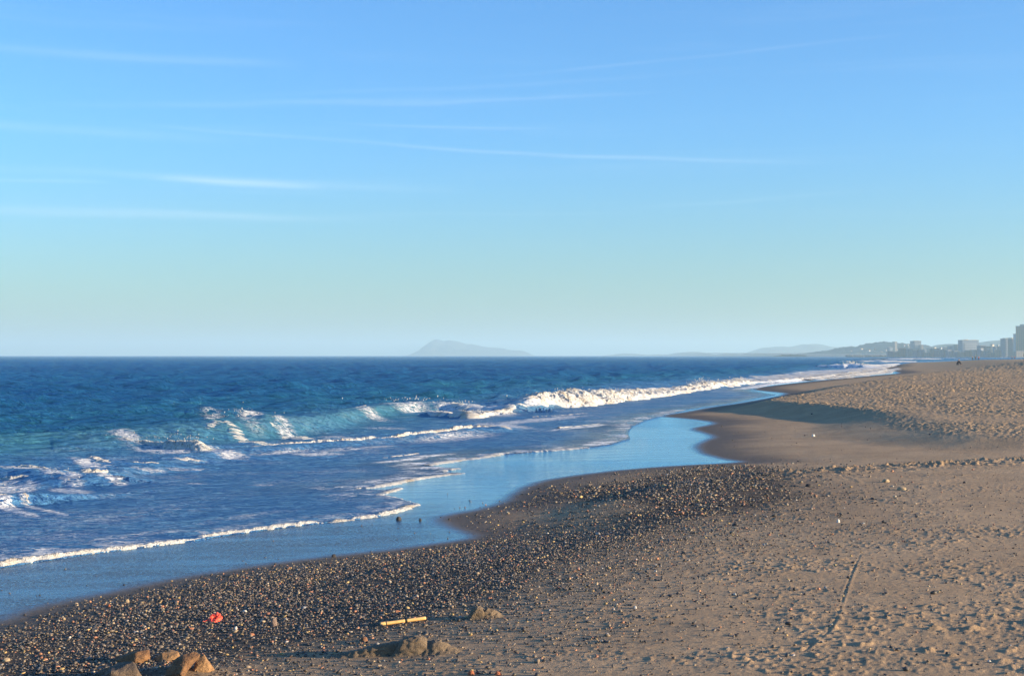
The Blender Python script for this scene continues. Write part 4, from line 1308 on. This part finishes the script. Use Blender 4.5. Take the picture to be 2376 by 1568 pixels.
def ridge(name, sil, Y0, depth, label, seed, rough=.06, small=0.0, m=HILL):
    """a hill range: silhouette (u, v) of its skyline at distance Y0, real width `depth` in front and behind"""
    sil = np.array(sil, float)
    us = np.arange(sil[0, 0], sil[-1, 0], 1.2)
    vs = np.interp(us, sil[:, 0], sil[:, 1])
    xs = (us - 1188) / F * Y0
    hz = np.maximum((HOR - vs) / F * Y0 + H, 0)
    k = np.linspace(-1, 1, 41)
    yy = Y0 + k * depth
    XX = xs[None, :] * (1 + 0 * k[:, None]); YY = yy[:, None] + 0 * XX
    prof = np.cos(np.clip(np.abs(k), 0, 1) * np.pi / 2)[:, None] ** 1.1
    XX = XX + 0
    nn = fbm(XX / (depth * .30), YY / (depth * .30), seed, 5, .55)
    Z = hz[None, :] * prof * (1 + .9 * nn * (1 - prof) ** .7) + hz[None, :] * rough * fbm(XX / 22, YY / 22, seed + 3, 3) * prof
    if small:
        Z = Z + small * np.maximum(0, fbm(XX / 9, YY / 9, seed + 8, 2)) * prof
    Z = Z - 1.5 * (1 - prof) - .5
    o = np_mesh(name, np.stack([XX.ravel(), YY.ravel(), Z.ravel()], 1), grid_faces(len(k), len(us)), m)
    tag(o, label, kind='structure')
    return XX, YY, Z


ridge('hills', [(951, 824.5), (962, 820), (979.5, 809.5), (988, 802), (997, 794.3), (1005, 790), (1012, 787), (1018, 787.6), (1023, 789.6), (1033, 791.2), (1044, 790), (1053, 790.6), (1062, 791.3),
                (1072, 795), (1083, 798.2), (1096, 798.4), (1110, 801.5), (1122, 803.9), (1135, 805.8), (1148, 806.5), (1160, 807), (1170, 808.2), (1179, 811), (1187, 812), (1200, 812.6), (1213, 813.8),
                (1220, 816), (1227, 819), (1234, 822.5), (1240, 824.5)], 9500, 700, 'hazy blue mountain rising from the sea on the horizon', 1, .03)
ridge('hills', [(1405, 824.5), (1430, 821.5), (1447, 819.6), (1478, 820.8), (1499, 823.3), (1510, 822.4), (1525, 821.2), (1551, 823), (1565, 820), (1582, 817.3), (1608, 815.6), (1620, 816.6), (1630, 818.2), (1647, 823),
                (1668, 822), (1686, 820.3), (1707, 823), (1735, 822.5), (1742, 820.8), (1750, 816.5), (1758, 812.8), (1767, 809.5), (1777, 806.7), (1790, 806), (1800, 804.2), (1817, 803.5), (1827, 805), (1836, 805.6),
                (1850, 801.5), (1862, 798.7), (1875, 798.8), (1886, 797.6), (1897, 798.6), (1908, 800.8), (1920, 804), (1929, 806), (1945, 805), (1956, 804), (1972, 806), (2009, 809), (2060, 816), (2120, 822)], 8200, 700,
      'pale blue range low on the horizon behind the headland', 2, .03)
HEAD = ridge('hills', [(1838, 825), (1850, 823), (1862, 821.6), (1872, 820.6), (1881, 819), (1892, 819), (1905, 816.5), (1913, 816), (1922, 816), (1929, 813.6), (1940, 813), (1953, 811), (1960, 807.5), (1969, 805.3), (1976, 806.5), (1984, 808.5),
                (1992, 804.5), (1998, 802.7), (2009, 803), (2017, 799.5), (2025, 796.8), (2034, 796.2), (2042, 794), (2049, 793), (2057, 794), (2064, 796), (2071, 797.8), (2089, 798.7), (2104, 799), (2116, 800.8), (2128, 803), (2140, 806.7), (2156, 809), (2190, 815), (2240, 823)],
      3400, 420, 'wooded headland with scattered houses beyond the bay', 3, .05, 6.0)
ridge('hills', [(2120, 815), (2146, 810), (2160, 807), (2172, 803.5), (2184, 800), (2196, 797.8), (2206, 797.6), (2217, 799), (2232, 802), (2249, 805), (2275, 812), (2300, 822)], 4300, 350, 'low domed hill behind the town', 4, .02)
ridge('hills', [(2215, 822), (2245, 806), (2262, 799), (2276, 795.3), (2290, 792.5), (2302, 790.4), (2316, 789), (2329, 788), (2350, 786.5), (2376, 785), (2450, 781), (2560, 786), (2700, 800), (2900, 815)], 4700, 420, 'long rounded hill behind the right side of the town', 5, .02)

# town ground
COAST, n = mat('coastal_ground')
P = n.new('ShaderNodeNewGeometry').outputs['Position']
n.l.new(n.mix(n.ramp(n.noise(P, .05, 4), .4, .6), (.22, .18, .13), (.12, .12, .07)), n.p.inputs['Base Color'])
xs = np.linspace(560, 2600, 120); ks = np.linspace(0, 1, 30)
XX, KK = np.meshgrid(xs, ks)
shore = 2350 - .10 * (XX - 560) + 300 * np.exp(-(XX - 560) / 150) + 25 * np.sin(XX / 90)
YY = shore + KK * (5200 - shore)
Z = -2.0 + 5.5 * sstep(KK, 0, .015) + 8 * KK + .6 * fbm(XX / 40, YY / 40, 4, 2) * sstep(KK, 0, .02)
o = np_mesh('coastal_land', np.stack([XX.ravel(), YY.ravel(), Z.ravel()], 1), grid_faces(30, 120), COAST)
tag(o, 'low land under the distant town', kind='structure')

# buildings
def facade(name, wall, win=(.05, .06, .08), sx=3.4, sz=3.0, share=.45):
    m, n = mat(name)
    t = n.new('ShaderNodeTexCoord').outputs['Object']
    s = n.new('ShaderNodeSeparateXYZ'); n.l.new(t, s.inputs[0])
    g = n.m('ADD', s.outputs[0], s.outputs[1])
    fx = n.m('FRACT', n.m('DIVIDE', g, sx)); fz = n.m('FRACT', n.m('DIVIDE', s.outputs[2], sz))
    wx = n.m('MULTIPLY', n.m('GREATER_THAN', fx, .28), n.m('LESS_THAN', fx, .28 + share))
    wz = n.m('MULTIPLY', n.m('GREATER_THAN', fz, .30), n.m('LESS_THAN', fz, .78))
    nz = n.new('ShaderNodeNewGeometry').outputs['Normal']
    sn = n.new('ShaderNodeSeparateXYZ'); n.l.new(nz, sn.inputs[0])
    side = n.m('LESS_THAN', n.m('ABSOLUTE', sn.outputs[2]), .5)
    w = n.m('MULTIPLY', n.m('MULTIPLY', wx, wz), side)
    dirt = n.noise(t, .12, 4)
    c = n.mix(n.ramp(dirt, .3, .7, 0, .3), wall, tuple(k * .7 for k in wall))
    n.l.new(n.mix(w, c, win), n.p.inputs['Base Color'])
    n.p.inputs['Roughness'].default_value = .8
    return m


WALLS = {'white': facade('white_render', (.44, .42, .40)), 'cream': facade('cream_render', (.62, .50, .34)), 'grey': facade('blue_shade_concrete', (.13, .15, .19)),  # grey: blue of sky-lit shade put into the wall colour
         'ochre': facade('ochre_render', (.46, .26, .13)), 'brick': facade('brick_facade', (.20, .125, .09)), 'pale': facade('blue_shade_slab', (.13, .17, .24)), 'tan': facade('tan_render', (.24, .20, .165))}  # pale: blue shade and haze put into the slab's wall colour
BALC = plain('balcony_concrete', (.30, .32, .36), .8, .1, .5)
ROOFM = plain('flat_roof', (.26, .24, .22), .9, .1, .5)
TILE = plain('roof_tile', (.34, .16, .09), .9, .15, .8)


def boxm(name, x0, x1, y0, y1, z0, z1, m, parent):
    V = [(x0, y0, z0), (x1, y0, z0), (x1, y1, z0), (x0, y1, z0), (x0, y0, z1), (x1, y0, z1), (x1, y1, z1), (x0, y1, z1)]
    Fc = [(0, 3, 2, 1), (4, 5, 6, 7), (0, 1, 5, 4), (1, 2, 6, 5), (2, 3, 7, 6), (3, 0, 4, 7)]
    me = bpy.data.meshes.new(name); me.from_pydata(V, [], Fc); me.materials.append(m)
    o = bpy.data.objects.new(name, me)
    return link(o, parent)


def building(u0, u1, vtop, Y0, wall, label, rot=0, depth=None, balc=True, boxes=(), vbase=None, group='buildings of the distant town', pitched=False, cat='building', name='apartment_building'):
    xc = ((u0 + u1) / 2 - 1188) / F * Y0
    Wd = (u1 - u0) / F * Y0
    top = (HOR - vtop) / F * Y0 + H
    z0 = 0.0 if vbase is None else (HOR - vbase) / F * Y0 + H
    hgt = top - z0
    root = bpy.data.objects.new(name, None); link(root); root.location = (xc, Y0, z0); root.rotation_euler = (0, 0, R(rot))
    tag(root, label, cat, group)
    dp = depth or max(8.0, Wd * .5)
    c, s = abs(math.cos(R(rot))), abs(math.sin(R(rot)))
    w = max(4.0, (Wd - dp * s) / c) if Wd > dp * s + 4 else Wd * .7
    if Wd <= dp * s + 4:
        dp = max(4.0, (Wd - w * c) / max(s, .2)) if s > .05 else dp
    w2, d2 = w / 2, dp / 2
    zlo = -2.5 if vbase is None else -3.0
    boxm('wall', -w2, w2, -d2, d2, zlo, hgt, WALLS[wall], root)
    if pitched:
        me = bpy.data.meshes.new('roof')
        e = .5
        me.from_pydata([(-w2 - e, -d2 - e, hgt), (w2 + e, -d2 - e, hgt), (w2 + e, d2 + e, hgt), (-w2 - e, d2 + e, hgt), (-w2 * .5, 0, hgt + dp * .28), (w2 * .5, 0, hgt + dp * .28)], [],
                       [(0, 1, 5, 4), (1, 2, 5), (2, 3, 4, 5), (3, 0, 4), (3, 2, 1, 0)])
        me.materials.append(TILE)
        link(bpy.data.objects.new('roof', me), root)
    else:
        boxm('roof', -w2 - .3, w2 + .3, -d2 - .3, d2 + .3, hgt, hgt + .8, ROOFM, root)
    if balc and hgt > 12:
        nfl = int(hgt / 3.0)
        for k in range(1, nfl):
            boxm('balcony', -w2 + w * .12, w2 - w * .12, -d2 - 1.3, -d2 - .003, k * 3.0 - .1, k * 3.0 + 1.0, BALC, root)
    for (b0, b1, bv) in boxes:
        cx0 = ((b0 + b1) / 2 - (u0 + u1) / 2) / F * Y0
        bw = (b1 - b0) / F * Y0 / 2
        bt = (HOR - bv) / F * Y0 + H - z0
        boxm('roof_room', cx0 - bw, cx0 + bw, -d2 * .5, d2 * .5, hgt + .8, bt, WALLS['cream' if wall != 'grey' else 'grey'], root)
    return root


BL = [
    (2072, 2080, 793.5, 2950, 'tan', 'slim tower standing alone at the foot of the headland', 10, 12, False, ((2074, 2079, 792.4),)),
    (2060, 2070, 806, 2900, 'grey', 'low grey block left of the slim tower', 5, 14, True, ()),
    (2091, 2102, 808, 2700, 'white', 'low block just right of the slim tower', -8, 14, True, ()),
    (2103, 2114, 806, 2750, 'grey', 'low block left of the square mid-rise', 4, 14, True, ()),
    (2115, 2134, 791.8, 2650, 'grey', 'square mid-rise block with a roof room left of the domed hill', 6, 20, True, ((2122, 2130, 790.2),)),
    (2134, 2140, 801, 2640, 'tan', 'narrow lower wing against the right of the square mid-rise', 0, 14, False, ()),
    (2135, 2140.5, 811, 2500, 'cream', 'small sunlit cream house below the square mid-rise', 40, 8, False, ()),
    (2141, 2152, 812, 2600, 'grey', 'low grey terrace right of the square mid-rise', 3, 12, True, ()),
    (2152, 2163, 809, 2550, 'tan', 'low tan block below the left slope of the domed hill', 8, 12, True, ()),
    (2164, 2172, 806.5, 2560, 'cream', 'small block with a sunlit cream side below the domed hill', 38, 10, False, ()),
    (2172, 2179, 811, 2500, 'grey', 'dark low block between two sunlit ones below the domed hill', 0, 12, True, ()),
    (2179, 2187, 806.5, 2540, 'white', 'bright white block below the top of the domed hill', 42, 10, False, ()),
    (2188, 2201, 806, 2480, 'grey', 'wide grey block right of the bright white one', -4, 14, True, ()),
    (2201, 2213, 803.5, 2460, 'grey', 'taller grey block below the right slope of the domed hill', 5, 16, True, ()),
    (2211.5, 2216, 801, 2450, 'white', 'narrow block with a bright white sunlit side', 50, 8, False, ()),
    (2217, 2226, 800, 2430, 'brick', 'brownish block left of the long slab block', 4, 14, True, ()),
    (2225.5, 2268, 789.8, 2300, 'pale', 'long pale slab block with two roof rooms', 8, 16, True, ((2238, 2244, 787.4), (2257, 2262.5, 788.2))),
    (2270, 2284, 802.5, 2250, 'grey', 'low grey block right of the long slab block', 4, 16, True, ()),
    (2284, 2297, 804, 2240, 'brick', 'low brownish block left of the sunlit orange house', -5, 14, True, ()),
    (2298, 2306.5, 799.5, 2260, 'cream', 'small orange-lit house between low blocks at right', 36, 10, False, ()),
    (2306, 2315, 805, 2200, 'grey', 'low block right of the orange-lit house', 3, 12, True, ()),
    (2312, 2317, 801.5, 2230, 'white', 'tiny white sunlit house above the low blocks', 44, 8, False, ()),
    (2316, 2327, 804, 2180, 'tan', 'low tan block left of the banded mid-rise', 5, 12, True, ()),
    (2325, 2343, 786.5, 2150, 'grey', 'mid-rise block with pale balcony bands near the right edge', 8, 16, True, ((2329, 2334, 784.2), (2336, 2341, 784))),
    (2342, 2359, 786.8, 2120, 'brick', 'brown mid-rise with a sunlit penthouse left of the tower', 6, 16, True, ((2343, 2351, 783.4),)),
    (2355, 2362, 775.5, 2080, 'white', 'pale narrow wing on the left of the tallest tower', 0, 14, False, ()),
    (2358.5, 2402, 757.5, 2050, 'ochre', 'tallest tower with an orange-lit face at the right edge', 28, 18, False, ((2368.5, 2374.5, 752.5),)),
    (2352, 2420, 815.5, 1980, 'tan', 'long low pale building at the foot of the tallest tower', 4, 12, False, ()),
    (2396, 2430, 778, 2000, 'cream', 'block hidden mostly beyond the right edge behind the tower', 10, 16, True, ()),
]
KIND = ['grey', 'tan', 'brick', 'grey', 'pale']
WHERE = ['at the water under the slim tower', 'just right of the slim tower foot', 'third along from the slim tower', 'left of the square mid-rise foot', 'in front of the square mid-rise',
         'right of the square mid-rise foot', 'at the left foot of the domed hill', 'on the shore below the domed hill', 'below the top of the domed hill', 'at the right foot of the domed hill',
         'left of the long slab block foot', 'in front of the left half of the long slab block', 'in front of the right half of the long slab block', 'right of the long slab block foot',
         'below the orange-lit house', 'left foot of the banded mid-rise', 'in front of the banded mid-rise', 'between the banded mid-rise and the tower']
rs_ = random.Random(21)
uu_ = 2058.0
for i_, w_ in enumerate(WHERE):
    wd = rs_.uniform(13, 19)
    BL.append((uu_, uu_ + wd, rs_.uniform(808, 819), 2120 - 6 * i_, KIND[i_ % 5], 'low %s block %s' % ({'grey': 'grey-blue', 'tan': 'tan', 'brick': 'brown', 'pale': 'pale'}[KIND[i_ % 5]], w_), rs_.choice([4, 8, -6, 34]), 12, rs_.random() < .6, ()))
    uu_ += wd * .97
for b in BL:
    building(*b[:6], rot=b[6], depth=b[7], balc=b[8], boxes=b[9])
# houses scattered on the headland
rs = random.Random(8)
HS = [(1999, 811.5, 6, 'cream', 'cream house alone on the seaward slope of the headland'), (2016, 815.5, 7, 'white', 'white house lower on the headland right of the cream one'),
      (1975, 815.5, 3.5, 'white', 'small white house low on the left part of the headland'), (2030, 812, 5, 'tan', 'tan house on the middle of the headland'),
      (2081, 806, 5, 'white', 'highest bright house beside the slim tower'), (2086.5, 810, 6, 'cream', 'cream house below the highest bright one'), (2081, 813.5, 5.5, 'cream', 'cream house on the slope below the slim tower'),
      (2088, 816.5, 5, 'white', 'white house near the shore below the slim tower'), (2076, 817.5, 5, 'cream', 'lowest cream house at the foot of the slim tower'),
      (2098, 803, 5, 'white', 'white house on the headland ridge right of the slim tower'), (2106, 801.8, 4, 'white', 'tiny white house on the headland ridge left of the square mid-rise'),
      (2045, 818, 5, 'tan', 'tan house near the water under the headland top'), (2056, 814.5, 5, 'white', 'white house below the top of the headland')]
def hill_hit(u, v):
    XX, YY, Z = HEAD
    for k in range(len(YY)):
        Y0 = YY[k, 0]; X0 = (u - 1188) / F * Y0
        zz = np.interp(X0, XX[k], Z[k]); zr = H + (HOR - v) / F * Y0
        if zz >= zr:
            return Y0
    return 3300
for (u, v, w, c, lb) in HS:
    Yh = hill_hit(u, v + w * .3)
    building(u - w / 2, u + w / 2, v - w * .45, Yh, c, lb, rot=rs.uniform(32, 48), depth=9, balc=False, vbase=v + w * .3, group='houses on the headland', pitched=True, cat='house', name='house')

# breakwater
bw = bpy.data.meshes.new('breakwater')
bm = bmesh.new()
x0 = (1969 - 1188) / F * 2250; x1 = (2160 - 1188) / F * 2250
rs = random.Random(2)
for k in range(60):
    xx = x0 + (x1 - x0) * k / 59
    mtx = Matrix.Translation((xx, 2250 + rs.uniform(-1, 1), 1.2 + rs.uniform(-.2, .5))) @ Matrix.Rotation(rs.uniform(0, 3), 4, 'Z') @ Matrix.Diagonal((6.5, 4, 1.9, 1))
    bmesh.ops.create_icosphere(bm, subdivisions=1, radius=1, matrix=mtx)
bm.to_mesh(bw); bm.free(); bw.materials.append(plain('breakwater_stone', (.10, .085, .07), .9, .2, .3))
o = bpy.data.objects.new('breakwater', bw); link(o)
tag(o, 'long low stone breakwater running out from the town', 'breakwater')

# ------------------------------------------------------------------ haze
hb = boxm('haze', -17500, 17500, -300, 17500, -8, 160, SAND, None)
hb.data.materials.clear()
m_ = bpy.data.materials.new('haze_air'); m_.use_nodes = True
nt = m_.node_tree
nt.nodes.remove(nt.nodes['Principled BSDF'])
pv = nt.nodes.new('ShaderNodeVolumePrincipled')
pv.inputs['Color'].default_value = (.52, .76, .89, 1)
pv.inputs['Density'].default_value = 1.9e-4
pv.inputs['Anisotropy'].default_value = 0.1
nt.links.new(pv.outputs[0], nt.nodes['Material Output'].inputs['Volume'])
hb.data.materials.append(m_)
tag(hb, 'thin pale blue sea haze lying over the coast', kind='stuff')
